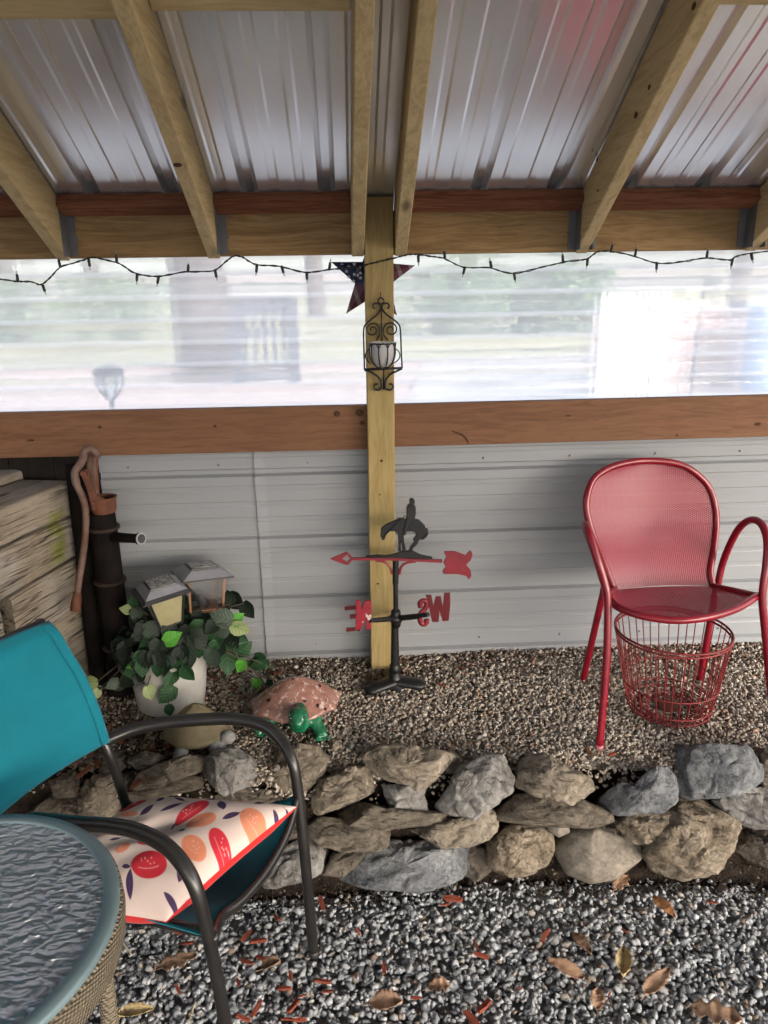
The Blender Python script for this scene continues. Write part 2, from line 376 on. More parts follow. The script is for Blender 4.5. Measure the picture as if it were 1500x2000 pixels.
def rock_variants(n, rng, npts, angular):
    out = []
    for _ in range(n):
        bm = bmesh.new()
        for _k in range(npts):
            v = Vector((rng.gauss(0, 1), rng.gauss(0, 1), rng.gauss(0, 1))).normalized()
            v *= (rng.uniform(.78, 1.05) if angular else rng.uniform(.93, 1.0))
            bm.verts.new(v)
        r = bmesh.ops.convex_hull(bm, input=bm.verts)
        bmesh.ops.delete(bm, geom=[e for e in r['geom_interior'] if isinstance(e, bmesh.types.BMVert)], context='VERTS')
        bmesh.ops.triangulate(bm, faces=bm.faces)
        bm.verts.index_update()
        out.append((np.array([v.co[:] for v in bm.verts], np.float32), np.array([[v.index for v in f.verts] for f in bm.faces], np.int32)))
        bm.free()
    return out
def scatter(name, pos, size, cols, variants, rg, mat, smooth, flat=.7, label=None, cat=None, elong=.35):
    n = len(pos); vs_, fs_, cs_ = [], [], []; off = 0
    vi = rg.integers(0, len(variants), n)
    q = rg.normal(size=(n, 4)); q /= np.linalg.norm(q, axis=1)[:, None]
    a, b, c, d = q.T
    Rm = np.stack([1-2*(c*c+d*d), 2*(b*c-d*a), 2*(b*d+c*a), 2*(b*c+d*a), 1-2*(b*b+d*d), 2*(c*d-b*a), 2*(b*d-c*a), 2*(c*d+b*a), 1-2*(b*b+c*c)], 1).reshape(n, 3, 3)
    sc = np.stack([rg.uniform(1-elong, 1+elong, n), rg.uniform(.8, 1.1, n), rg.uniform(flat-.15, flat+.15, n)], 1)
    for k, (V, F) in enumerate(variants):
        ix = np.where(vi == k)[0]
        if not len(ix): continue
        P = V[None]*sc[ix][:, None]*(size[ix]/2)[:, None, None]
        P = np.einsum('nij,nvj->nvi', Rm[ix], P)
        P[:, :, 2] *= .85
        P += pos[ix][:, None]
        m = V.shape[0]
        vs_.append(P.reshape(-1, 3)); cs_.append(np.repeat(cols[ix], m, 0))
        fs_.append((F[None] + (off + np.arange(len(ix))*m)[:, None, None]).reshape(-1, 3)); off += len(ix)*m
    Vv = np.concatenate(vs_).astype(np.float32); Ff = np.concatenate(fs_).astype(np.int32); Cc = np.concatenate(cs_)
    me = bpy.data.meshes.new(name); me.vertices.add(len(Vv)); me.vertices.foreach_set('co', Vv.ravel())
    me.loops.add(Ff.size); me.loops.foreach_set('vertex_index', Ff.ravel())
    me.polygons.add(len(Ff)); me.polygons.foreach_set('loop_start', np.arange(0, Ff.size, 3, dtype=np.int32))
    me.polygons.foreach_set('use_smooth', np.full(len(Ff), smooth))
    me.update(calc_edges=True)
    at_ = me.color_attributes.new('col', 'FLOAT_COLOR', 'POINT')
    at_.data.foreach_set('color', np.concatenate([Cc, np.ones((len(Cc), 1))], 1).astype(np.float32).ravel())
    me.materials.append(mat)
    o = bpy.data.objects.new(name, me); COL.objects.link(o); tag(o, label, cat, kind='stuff'); return o
rng = random.Random(5); rg = np.random.default_rng(7)
def palette(n, rg, cols, wts, jit):
    k = rg.choice(len(cols), n, p=np.array(wts)/sum(wts)); C = np.array(cols)[k]
    return np.clip(C*rg.uniform(1-jit, 1+jit, (n, 1)), .01, .85)
# crushed grey stone on the lower ground
N = 36000
x = rg.uniform(-1.7, 1.75, N); y = rg.uniform(.75, 1.86, N)
keep = np.array([yy < edge_y(xx)-.155+rg.uniform(-.03, .02) for xx, yy in zip(x, y)]); x, y = x[keep], y[keep]; N = len(x)
size = np.clip(rg.lognormal(math.log(.0190), .27, N), .008, .034)
z = np.array([lowz(a, b) for a, b in zip(x, y)]) + rg.uniform(-.007, .004, N)
nearbank = np.array([edge_y(a)-.15-b for a, b in zip(x, y)])
size = np.where((nearbank < .10) & (rg.random(N) < .55), size*.55, size)
cols = palette(N, rg, [(.28, .285, .295), (.32, .325, .335), (.235, .24, .245), (.36, .365, .37), (.29, .26, .225), (.42, .41, .39), (.22, .165, .13)], [36, 28, 18, 6, 5, 1, 2], .09)*1.18
scatter('crushed_gravel', np.stack([x, y, z], 1), size, cols, rock_variants(14, rng, 15, True), rg, M['gravel'], True, .72, 'grey crushed stone gravel covering the lower floor', 'gravel')
# crumbs of soil along the foot of the stones
n2 = 5200
x2 = rg.uniform(-1.3, 1.75, n2); y2 = np.array([edge_y(a) for a in x2]) - rg.uniform(.095, .20, n2)
CRX = np.stack([x2, y2, np.array([max(0, (.17-(edge_y(a)-b)))*1.1 for a, b in zip(x2, y2)]) + rg.uniform(-.004, .008, n2)], 1)
scatter('soil_crumbs', CRX, rg.lognormal(math.log(.008), .4, n2), palette(n2, rg, [(.030, .022, .016), (.018, .013, .010), (.06, .045, .035), (.14, .125, .11)], [5, 5, 3, 1.2], .3), rock_variants(6, rng, 10, True), rg, M['gravel'], False, .7, 'dark soil crumbs along the foot of the stone wall', 'soil')
# pea gravel on the raised bed
N = 52000
x = rg.uniform(-1.25, 1.8, N); y = rg.uniform(1.82, 2.60, N)
ed = np.array([edge_y(a) for a in x]); keep = (y > ed - rg.uniform(0, .10, N)); x, y, ed = x[keep], y[keep], ed[keep]; N = len(x)
size = np.clip(rg.lognormal(math.log(.0112), .30, N), .006, .026)
z = np.array([bedz(a, b) for a, b in zip(x, y)]) + rg.uniform(-.005, .004, N) - np.clip(ed-y, 0, 1)*.7
cols = palette(N, rg, [(.37, .325, .275), (.43, .385, .335), (.31, .27, .23), (.50, .465, .42), (.33, .26, .195), (.25, .225, .20), (.34, .21, .15)], [34, 27, 17, 6, 10, 5, 4], .12)
# more dark brown stones in the back corner by the pump and along the wall
dark_share = np.clip((2.0*(y-2.30)), 0, .35) + np.clip((-.35-x)*1.1, 0, .45)
isd = rg.random(N) < dark_share
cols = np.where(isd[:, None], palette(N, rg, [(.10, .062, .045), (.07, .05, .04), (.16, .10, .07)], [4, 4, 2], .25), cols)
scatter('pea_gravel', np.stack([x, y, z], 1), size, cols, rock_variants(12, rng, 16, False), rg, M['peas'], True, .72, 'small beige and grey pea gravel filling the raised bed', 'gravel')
# small stones washed between the wall stones
# ------------------------------------------------------------------ stones of the retaining wall
STONES = [  # outline in picture coordinates, height of its middle, half thickness, material, facets, squareness
 ([(400,1486),(422,1468),(458,1464),(497,1482),(508,1504),(502,1526),(466,1550),(440,1548),(414,1526)], .33, .075, 'st_gray', 4, .72),
 ([(535,1482),(572,1460),(616,1460),(640,1482),(634,1512),(594,1548),(559,1548),(535,1534)], .32, .07, 'st_tan', 5, .7),
 ([(264,1535),(282,1504),(365,1477),(400,1482),(387,1508),(317,1534),(273,1541)], .335, .06, 'st_tan', 4, .6),
 ([(244,1552),(282,1539),(365,1515),(389,1521),(387,1541),(308,1558),(264,1565)], .29, .06, 'st_brown', 3, .6),
 ([(156,1548),(167,1526),(207,1512),(264,1512),(268,1534),(230,1587),(194,1607),(167,1587)], .26, .075, 'st_tan', 4, .7),
 ([(251,1488),(282,1471),(330,1480),(328,1493),(273,1499)], .35, .05, 'st_brown', 3, .6),
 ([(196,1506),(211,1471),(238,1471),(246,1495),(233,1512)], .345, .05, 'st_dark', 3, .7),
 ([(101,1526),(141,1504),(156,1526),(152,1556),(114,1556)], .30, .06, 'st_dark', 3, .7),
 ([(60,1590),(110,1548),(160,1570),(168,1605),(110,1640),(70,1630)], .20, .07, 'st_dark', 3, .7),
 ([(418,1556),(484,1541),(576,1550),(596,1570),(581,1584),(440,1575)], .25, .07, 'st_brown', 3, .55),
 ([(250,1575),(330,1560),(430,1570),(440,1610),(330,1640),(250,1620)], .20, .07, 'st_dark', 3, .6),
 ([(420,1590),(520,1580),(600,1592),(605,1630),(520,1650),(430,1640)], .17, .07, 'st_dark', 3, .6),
 ([(513,1718),(539,1663),(601,1636),(638,1663),(632,1701),(594,1720),(542,1732),(518,1730)], .10, .09, 'st_gray', 4, .7),
 ([(380,1690),(430,1650),(500,1655),(520,1700),(480,1740),(400,1735)], .09, .08, 'st_dark', 3, .7),
 ([(612,1559),(619,1527),(674,1503),(716,1500),(731,1531),(723,1548),(660,1576),(626,1587),(613,1576)], .29, .07, 'st_tan', 4, .68),
 ([(707,1486),(723,1462),(757,1455),(844,1463),(901,1481),(861,1507),(847,1524),(813,1541),(782,1531),(740,1514)], .345, .07, 'st_tan', 6, .55),
 ([(747,1534),(792,1537),(828,1538),(834,1583),(799,1588),(768,1581),(754,1557)], .27, .05, 'st_gray', 5, .7),
 ([(847,1568),(875,1538),(896,1507),(955,1477),(983,1479),(1003,1520),(996,1548),(958,1572),(920,1598),(882,1592),(851,1580)], .30, .075, 'st_gray', 7, .6),
 ([(657,1588),(695,1567),(757,1579),(844,1586),(903,1598),(837,1611),(775,1615),(702,1617),(667,1608)], .225, .07, 'st_brown', 3, .6),
 ([(793,1618),(861,1605),(962,1584),(974,1616),(953,1639),(913,1652),(861,1652),(832,1635)], .19, .075, 'st_tan', 5, .6),
 ([(599,1618),(626,1598),(674,1605),(759,1612),(758,1650),(730,1661),(667,1659),(624,1651)], .175, .075, 'st_brown', 4, .6),
 ([(656,1697),(702,1663),(743,1647),(861,1645),(931,1650),(922,1683),(889,1717),(820,1736),(723,1729),(672,1717)], .085, .085, 'st_blue', 8, .58),
 ([(632,1705),(650,1663),(723,1652),(700,1690),(670,1712)], .10, .05, 'st_dark', 3, .6),
 ([(1009,1522),(1024,1484),(1067,1476),(1113,1501),(1152,1521),(1158,1542),(1109,1567),(1048,1550),(1013,1536)], .325, .065, 'st_tan', 5, .6),
 ([(966,1588),(1013,1553),(1059,1549),(1129,1561),(1193,1586),(1189,1603),(1137,1615),(1048,1608),(976,1600)], .24, .075, 'st_brown', 4, .6),
 ([(947,1652),(982,1623),(1055,1604),(1077,1637),(1081,1660),(1063,1685),(1009,1706),(964,1698),(945,1675)], .115, .085, 'st_rough', 5, .7),
 ([(1069,1609),(1109,1609),(1110,1625),(1090,1633),(1073,1623)], .17, .03, 'st_round', 0, .95),
 ([(1084,1652),(1113,1619),(1167,1611),(1214,1635),(1251,1652),(1243,1677),(1195,1710),(1148,1716),(1107,1700)], .095, .095, 'st_round', 1, .9),
 ([(1194,1600),(1249,1584),(1297,1578),(1307,1598),(1289,1627),(1249,1648),(1216,1637)], .185, .07, 'st_rough', 4, .7),
 ([(1165,1563),(1218,1528),(1241,1534),(1276,1505),(1307,1499),(1320,1521),(1316,1563),(1283,1582),(1206,1588),(1177,1577)], .29, .065, 'st_blue', 7, .55),
 ([(1258,1667),(1287,1621),(1309,1561),(1384,1561),(1436,1613),(1421,1660),(1384,1697),(1326,1710),(1274,1697)], .15, .11, 'st_rough', 5, .75),
 ([(1322,1470),(1339,1459),(1457,1459),(1481,1497),(1479,1524),(1427,1550),(1345,1559),(1320,1548)], .325, .08, 'st_blue', 8, .5),
 ([(1397,1563),(1423,1542),(1469,1534),(1510,1546),(1537,1575),(1500,1615),(1461,1615),(1417,1596)], .235, .08, 'st_gray', 2, .85),
 ([(1430,1652),(1457,1622),(1500,1614),(1542,1652),(1500,1697),(1459,1679)], .13, .08, 'st_dark', 5, .65),
 ([(1479,1505),(1492,1466),(1519,1461),(1530,1500),(1523,1530),(1488,1534)], .33, .06, 'st_brown', 4, .7),
 ([(1530,1660),(1550,1600),(1620,1600),(1640,1660),(1600,1700),(1550,1700)], .12, .09, 'st_gray', 5, .65),
 ([(1530,1540),(1560,1480),(1620,1480),(1640,1540),(1590,1580)], .28, .08, 'st_tan', 5, .65),
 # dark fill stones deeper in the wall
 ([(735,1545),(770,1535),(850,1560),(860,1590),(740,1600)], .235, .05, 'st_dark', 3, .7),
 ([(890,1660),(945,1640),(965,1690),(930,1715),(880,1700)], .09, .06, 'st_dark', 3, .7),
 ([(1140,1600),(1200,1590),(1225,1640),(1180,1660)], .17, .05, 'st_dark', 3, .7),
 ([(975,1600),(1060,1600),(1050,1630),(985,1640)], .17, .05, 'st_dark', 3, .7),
]
wall_root = thing('stone_retaining_wall', (.3, 1.78, 0), 'low dry-stacked wall of rough tan and grey fieldstones edging the raised gravel bed', 'stone wall')
def make_stone(k, pts, zc, th, mk, facets, sq):
    r = random.Random(k*13+5)
    cx = sum(p[0] for p in pts)/len(pts); cy = sum(p[1] for p in pts)/len(pts)
    c = at(cx, cy, z=zc); ray = (c-CAM).normalized(); Z = (c-CAM).dot(FW)
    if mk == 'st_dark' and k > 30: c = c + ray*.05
    c = c + ray*th*.2; Z *= 1+.2*th/(c-CAM).length+.075
    e1 = (RT - ray*RT.dot(ray)).normalized(); e2 = e1.cross(ray); e2 = -e2 if e2.dot(UP) < 0 else e2
    off = [((p[0]-cx)*Z/FPX, -(p[1]-cy)*Z/FPX) for p in pts]
    # polar radius of the outline
    NA, NP = 84, 44
    ang = np.linspace(0, 2*math.pi, NA, endpoint=False); rad = []
    for a in ang:
        dx, dy = math.cos(a), math.sin(a); best = 0
        for i in range(len(off)):
            (x1, y1), (x2, y2) = off[i], off[(i+1) % len(off)]
            ex, ey = x2-x1, y2-y1; den = dx*ey-dy*ex
            if abs(den) < 1e-9: continue
            t = (x1*ey-y1*ex)/den; u = (x1*dy-y1*dx)/den
            if t > 0 and -1e-6 <= u <= 1+1e-6: best = max(best, t)
        rad.append(best)
    rad = np.array(rad); rad = .7*rad + .15*np.roll(rad, 1) + .15*np.roll(rad, -1)
    planes = []
    if facets > 2: sq *= .8
    for _ in range(facets+2 if facets > 2 else facets):
        n = Vector((r.uniform(-.9, .9), r.uniform(-.6, 1.0), r.uniform(.35, 1.0))).normalized().freeze()
        planes.append((n, r.uniform(.62, .86)))
    V = []; F = []; ext_ = {}
    mr = float(rad.mean())
    for i in range(NP+1):
        ph = -math.pi/2 + math.pi*i/NP
        gg = abs(math.cos(ph))**sq; hh = math.copysign(abs(math.sin(ph))**(sq*1.05), math.sin(ph))
        for j in range(NA):
            p = Vector((math.cos(ang[j])*gg*rad[j], math.sin(ang[j])*gg*rad[j], hh*th))
            for n, d in planes:
                if n not in ext_:
                    ext_[n] = max((n.x*math.cos(ang[q_])*rad[q_] + n.y*math.sin(ang[q_])*rad[q_])*abs(math.cos(f_))**sq + n.z*th*math.sin(f_)**sq for q_ in range(NA) for f_ in (0., .2, .4, .6, .8, 1., 1.2, 1.5))
                ext = ext_[n]
                ov = p.dot(n) - d*ext
                if ov > 0 : p = p - n*ov*.97*min(1, max(0, p.z/th+.45))
            w_ = c + e1*p.x + e2*p.y - ray*p.z
            o3 = Vector((k*3.1, 0, 0))
            if mk in ('st_round',): nn = noise.noise(w_*7+o3)*.006
            else:
                st_ = w_.copy(); st_.z *= 3.2 if mk in ('st_tan', 'st_brown') else 1.4
                rid = 1-abs(noise.noise(st_*13+o3)); rid2 = 1-abs(noise.noise(st_*31+o3))
                nn = noise.noise(w_*7+o3)*.009 - max(0, rid-.80)*.035 - max(0, rid2-.82)*.014 + noise.fractal(st_*26+o3, 1., 2., 3)*.0045
            rough_k = 1.35 if mk == 'st_rough' else 1.0
            dirn = (w_-c).normalized()
            V.append(w_ + dirn*nn*rough_k)
    for i in range(NP):
        for j in range(NA): F.append((i*NA+j, i*NA+(j+1) % NA, (i+1)*NA+(j+1) % NA, (i+1)*NA+j))
    g = G(); g.add(V, F)
    # merge poles
    o = obj('stone', g, M[mk], wall_root, smooth=True)
    o.data.set_sharp_from_angle(angle=R_(32))
    return o
for k, s_ in enumerate(STONES): make_stone(k, *s_)

# ------------------------------------------------------------------ the shelter: posts, rails, siding, clear panels, roof
SL = .5                                                    # 6 in 12 pitch
shel = thing('garden_shelter', (.113, 2.46, .36), 'timber-framed shelter with ribbed metal roof, grey metal siding and clear corrugated window', 'shelter')
g = G().hexa([Vector(p) for p in ((.061, 2.42, .30), (.150, 2.42, .30), (.150, 2.509, .30), (.061, 2.509, .30))],
             [Vector(p) for p in ((.071, 2.42, 1.958), (.160, 2.42, 1.958), (.160, 2.509, 1.914), (.071, 2.509, 1.914))])
obj('post', g, M['pine_z'], shel, bevel=.003)
def board(name, x0, x1, y0, y1, z0, z1, mat, z0b=None, bev=.002):
    z0b = z0 if z0b is None else z0b; d = z0b-z0
    g = G().hexa([Vector(p) for p in ((x0, y0, z0), (x1, y0, z0+d), (x1, y1, z0+d), (x0, y1, z0))], [Vector(p) for p in ((x0, y0, z1), (x1, y0, z1+d), (x1, y1, z1+d), (x0, y1, z1))])
    return obj(name, g, mat, shel, bevel=bev)
beamL = board('beam', -2.0, .076, 2.46, 2.498, 1.795, 1.926, M['beam_x'])
beamR = board('beam', .155, 2.6, 2.46, 2.498, 1.793, 1.922, M['beam_x'])
board('rail', -2.0, .072, 2.462, 2.500, 1.176, 1.324, M['rail_x'], 1.176-.004)
board('rail', .150, 2.6, 2.462, 2.500, 1.178, 1.320, M['rail_x'], 1.178+.004)
def rafter(xb, xt):
    y0, y1 = 2.455, -.55; zb = 1.787; w_ = .019; pv = .157
    A = [Vector((xb-w_, y0, zb)), Vector((xb+w_, y0, zb)), Vector((xb+w_, y0, zb+pv)), Vector((xb-w_, y0, zb+pv))]
    xe = xb + (xt-xb)*(y0-y1)/(y0-1.6)
    d = Vector((xe-xb, y1-y0, SL*(y0-y1)))
    g = G().hexa(A, [a+d for a in A]); return obj('rafter', g, M['pine_y'], shel, bevel=.003)
RAF = [(-.853, -.85), (-.396, -.397), (.049, .058), (.183, .178), (.758, .726), (1.306, 1.29), (-1.36, -1.36), (1.86, 1.86)]
rafs = [rafter(a, b) for a, b in RAF]
for xb, sides in ((-.853, (1,)), (-.396, (1,)), (.758, (-1, 1)), (1.306, (-1, 1))):
    for s_ in sides:
        x0 = xb + s_*.0205
        g = G().box((x0 + s_*.012, 2.4575, 1.858), (.024, .0024, .115)).box((x0, 2.43, 1.865), (.0024, .055, .135))
        for q in range(4): g.lathe((x0+s_*.02+s_*.006*(q % 2), 2.456, 1.82+.03*q), [(.004, 0), (.004, .003)], 8, Matrix.Rotation(R_(90), 3, 'X'))
        h = obj('joist_hanger', g, M['galv'], beamL if xb < .1 else beamR)
def rib_profile(a, b, h=.022, minor=.0026, off=0.):
    """cross-section points (coordinate, depth) of a nine-inch ribbed sheet"""
    pts = []; p = .2286; k = math.floor((a-off)/p)-1
    while off+k*p < b+.3:
        c = off+k*p
        pts += [(c-.026, 0), (c-.011, h), (c+.011, h), (c+.026, 0)]
        for m in (.076, .152):
            pts += [(c+m-.016, 0), (c+m-.009, minor), (c+m+.009, minor), (c+m+.016, 0)]
        k += 1
    q = [(a, 0)] + [s for s in pts if a < s[0] < b] + [(b, 0)]
    return q
def roof_z(y): return 1.9545 + SL*(2.44-y)
xa = -3.778
for k in range(10):  # sheets beyond the view are added width to keep light out
    x0 = xa + k*.914; pr = rib_profile(x0-.02, x0+.934, off=-.04)
    g = G(); n = len(pr); e = .0016*(k % 2)
    yv = [2.66, 1.9, 1.0, .2, -.6]
    for y in yv:
        for x, h in pr: g.V.append(Vector((x, y+(.0 if y > 2.6 else 0), roof_z(y)+h+e)))
    for j in range(len(yv)-1):
        for i in range(n-1): g.F.append((j*n+i, j*n+i+1, (j+1)*n+i+1, (j+1)*n+i))
    obj('roof_panel', g, M['roof_metal'], shel)
    g = G(); yb = [-.6, -1.6, -2.6, -3.7]                 # unseen far slope behind the camera, added to dim the interior
    for y in yb:
        for x, h in pr: g.V.append(Vector((x, y-.004, roof_z(-.6)-SL*(-.6-y)+h+e)))
    for j in range(len(yb)-1):
        for i in range(n-1): g.F.append((j*n+i, j*n+i+1, (j+1)*n+i+1, (j+1)*n+i))
    obj('roof_panel', g, M['roof_metal'], shel)
def purlin(x0, x1, y, mat, bev=.002, wid=.089, drop=0.):
    n = Vector((0, SL, 1)).normalized(); d = Vector((0, 1, -SL)).normalized()
    c0 = Vector((x0, y, roof_z(y)-drop)) - n*.002; c1 = Vector((x1, y, roof_z(y)-drop)) - n*.002
    def q(c): return [c-d*wid/2, c+d*wid/2, c+d*wid/2-n*.038, c-d*wid/2-n*.038]
    return obj('purlin', G().hexa(q(c0), q(c1)), mat, shel, bevel=bev)
for x0, x1 in ((-1.339, -.874), (-.832, -.417), (-.375, .028), (.204, .737), (.779, 1.285), (1.327, 1.839)): purlin(x0, x1, 2.428, M['purlin_x'], wid=.058)
for x0, x1, py in ((-1.34, -.873, 52), (-.833, -.418, 52), (-.375, .033, 36), (.203, .71, 2), (.755, 1.27, 24), (1.33, 1.84, 24)):
    lo, hi = .6, 2.4
    for _ in range(40):
        m = (lo+hi)/2; q = at({52: 110, 36: 470, 2: 1050, 24: 1450}[py], py, y=m)
        if q.z > roof_z(m)-.043: hi = m
        else: lo = m
    yy = lo-.04
    purlin(x0, x1, yy, M['pine_x'])
    purlin(x0, x1, yy-.60, M['pine_x'])
    purlin(x0, x1, yy-1.2, M['pine_x'])
def side_profile(a, b, off):
    pts = []
    for k in range(-1, 6):
        c = off+k*.2286
        pts += [(c-.017, 0), (c-.009, .016), (c+.006, .016), (c+.012, 0)]
        for m in (.057, .114, .171): pts += [(c+m-.010, 0), (c+m-.006, .0022), (c+m+.006, .0022), (c+m+.010, 0)]
    return [(a, 0)] + [s for s in sorted(pts) if a < s[0] < b] + [(b, 0)]
# siding: ribs run level, grooves seen from the inside
zr = .408
for x0, x1, e in ((-.847, -.318, 0), (-.326, .118, .0025), (.108, 2.5, 0)):
    pr = side_profile(.352, 1.20, zr)
    g = G(); xv = list(np.linspace(x0, x1, 12))
    for i, x in enumerate(xv):
        for z, h in pr: g.V.append(Vector((x, 2.512-e+h+.0025*noise.noise(Vector((x*2.5, z*3, 1))), z + (.006*(z < .36)*noise.noise(Vector((x*5, 0, 0)))))))
    n = len(pr)
    for j in range(len(xv)-1):
        for i in range(n-1): g.F.append((j*n+i, j*n+i+1, (j+1)*n+i+1, (j+1)*n+i))
    if e:
        for q in range(n): g.V[q] += Vector((.004*noise.noise(Vector((0, g.V[q].z*9, 3)))+.003, -.004, 0))
    obj('siding_panel', g, M['siding'], shel, solid=.0008)
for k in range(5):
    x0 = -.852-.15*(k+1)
    obj('gap_shade_board', G().box((x0+.074, 2.535+.004*(k % 2), .76), (.148, .02, .86)), M['shade_board'], shel, bevel=.002)  # near-black boards fill the dark gap, its shade put into their colour
for xs_, zs_ in [(x, z) for x in np.arange(-.75, 2.4, .305) for z in (.405+.03, .405+.2286*3+.03)]:
    if .05 < xs_ < .17: continue
    obj('screw', G().lathe((xs_, 2.5125, zs_), [(.0042, 0), (.0042, .002), (.0028, .0038)], 8, Matrix.Rotation(R_(90), 3, 'X')), M['galv'], shel)
def m_panel():
    t = NT('clear_corrugated_plastic'); c = t.coords(False)
    n1 = t.noise(t.scalev(c, (6, 1, 48)), 2.0, 2, .5)
    n2 = t.noise(t.scalev(c, (44, 1, 9)), 2.0, 2, .5)
    h = t.math('ADD', t.math('MULTIPLY', n1, .75), t.math('MULTIPLY', n2, .5))
    nm = t.bump(h, .55, .0035)
    rf = t.n('ShaderNodeBsdfRefraction'); t.put(rf, 'Color', (.96, .96, .98)); t.put(rf, 'Roughness', .012); t.put(rf, 'IOR', 1.07); t.put(rf, 'Normal', nm)
    tr = t.n('ShaderNodeBsdfTransparent'); t.put(tr, 'Color', (.95, .95, .97))
    tl = t.n('ShaderNodeBsdfTranslucent'); t.put(tl, 'Color', (.9, .9, .93))
    gl = t.n('ShaderNodeBsdfGlossy'); t.put(gl, 'Roughness', .08); t.put(gl, 'Normal', nm)
    def mx(f, a, b):
        m = t.n('ShaderNodeMixShader'); t.put(m, 0, f); t.t.links.new(a, m.inputs[1]); t.t.links.new(b, m.inputs[2]); return m.outputs[0]
    s1 = mx(.30, rf.outputs[0], tr.outputs[0]); sp = t.n('ShaderNodeSeparateXYZ'); t.put(sp, 0, c)
    rib = t.ramp(t.math('SINE', t.math('MULTIPLY', sp.outputs[2], 2*math.pi/.072)), [(.55, 0.), (1., 1.)])
    dust = t.math('MULTIPLY', t.noise(t.scalev(c, (3, 1, 20)), 3, 4, .6), .22)
    s2 = mx(t.math('ADD', t.math('ADD', .41, dust), t.math('MULTIPLY', rib, .22)), s1, tl.outputs[0]); return t.done(mx(.04, s2, gl.outputs[0]))
M['panel'] = m_panel()
for x0, x1 in ((-2.0, .113), (.113, 2.6)):
    g = G(); zz = np.linspace(1.25, 1.875, 100); xx = np.linspace(x0, x1, 8)
    for x in xx:
        for z in zz: g.V.append(Vector((x, 2.556+.0035*math.sin(2*math.pi*(z-1.3)/.072), z)))
    n = len(zz)
    for j in range(len(xx)-1):
        for i in range(n-1): g.F.append((j*n+i, (j+1)*n+i, (j+1)*n+i+1, j*n+i+1))
    obj('clear_panel', g, M['panel'], shel, smooth=True, recalc=False)

# knots and nail holes that stand out on the boards
M['knot'] = simple('wood_knot', (.05, .024, .013), .7, 0, .2, (.085, .04, .02), 90, .3, 200)
rails_ = [o for o in bpy.data.objects if o.name.split('.')[0] == 'rail' and o.parent == shel]
for px, py, rx, rz in ((658, 808, .0105, .010), (702, 806, .014, .012), (707, 826, .009, .007), (195, 834, .006, .005), (420, 832, .006, .005), (60, 860, .012, .004), (1480, 828, .013, .006), (1322, 850, .006, .004), (1110, 812, .012, .003)):
    q = at(px, py, y=2.4615); obj('knot', G().ell(q, (rx, .0011, rz), None, 14, 7), M['knot'], rails_[0 if px < 740 else 1], smooth=True)
q = [at(x, y, y=2.4612) for x, y in ((882, 842), (900, 848), (910, 856), (915, 866))]
obj('knot', G().tube(smooth_path(q, 3), [.0008, .0018, .0026, .0032, .0036, .0036, .0034, .003, .0026, .002], 8, flat=((0, 0, 1), .4)), M['knot'], rails_[1], smooth=True)
post_ = [o for o in bpy.data.objects if o.name == 'post'][0]
for px, py, r in ((745, 900, .005), (742, 966, .003), (752, 700, .004), (738, 1140, .004)):
    q = at(px, py, y=2.4196); obj('knot', G().ell(q, (r, .001, r*.9), None, 12, 7), M['knot'], post_, smooth=True)
for px, py, r in ((1355, 12, .007), (1268, 170, .006), (1242, 225, .008), (1166, 312, .006), (1168, 372, .004)):   # left face of the rafter right of the post
    q = at(px, py, x=.735)
    for _ in range(6): q = at(px, py, x=.758-.0195+(.726-.758)*(2.455-q.y)/.855)
    obj('knot', G().ell(q, (.0011, r*1.5, r), None, 12, 7), M['knot'], rafs[4], smooth=True)
q = at(347, 322, y=2.1)
for _ in range(8): q = at(347, 322, y=2.455-(q.z-1.787)/SL)
obj('knot', G().ell(q, (.012, .010, .0055), None, 12, 7), M['knot'], rafs[1], smooth=True)

# ------------------------------------------------------------------ timber wall at the left
tim = thing('timber_retaining_wall', (-1.0, 2.2, .35), 'stack of weathered grey-brown timbers with mossy ends left of the hand pump', 'timber wall')
def m_moss(base_name):
    m = M['old_timber'].copy(); m.name = 'mossy_timber'; nt_ = m.node_tree
    b = [n for n in nt_.nodes if n.type == 'BSDF_PRINCIPLED'][0]; src = b.inputs['Base Color'].links[0].from_socket
    tc = nt_.nodes.new('ShaderNodeTexCoord'); sp = nt_.nodes.new('ShaderNodeSeparateXYZ'); nt_.links.new(tc.outputs['Object'], sp.inputs[0])
    # moss band near the far end of the stack (local y), centred on z
    def mr(sock, a, b_, c, d):
        x1 = nt_.nodes.new('ShaderNodeMapRange'); x1.interpolation_type = 'SMOOTHSTEP'
        nt_.links.new(sock, x1.inputs[0]); x1.inputs[1].default_value = a; x1.inputs[2].default_value = b_; x1.inputs[3].default_value = c; x1.inputs[4].default_value = d; return x1.outputs[0]
    def mul(a, b_):
        x = nt_.nodes.new('ShaderNodeMath'); x.operation = 'MULTIPLY'; nt_.links.new(a, x.inputs[0]); nt_.links.new(b_, x.inputs[1]); return x.outputs[0]
    f = mul(mr(sp.outputs[1], .075, .13, 0, 1), mr(sp.outputs[1], .14, .19, 1, 0))
    f = mul(f, mul(mr(sp.outputs[2], .46, .54, 0, 1), mr(sp.outputs[2], .66, .72, 1, 0)))
    nz = nt_.nodes.new('ShaderNodeTexNoise'); nz.inputs['Scale'].default_value = 18; nz.inputs['Detail'].default_value = 5; nt_.links.new(tc.outputs['Object'], nz.inputs['Vector'])
    f = mul(f, mr(nz.outputs[0], .32, .55, 0, 1))
    mx = nt_.nodes.new('ShaderNodeMix'); mx.data_type = 'RGBA'; nt_.links.new(f, mx.inputs[0]); nt_.links.new(src, mx.inputs[6]); mx.inputs[7].default_value = (.155, .17, .03, 1)
    nt_.links.new(mx.outputs[2], b.inputs['Base Color']); return m
M['moss'] = m_moss('m')
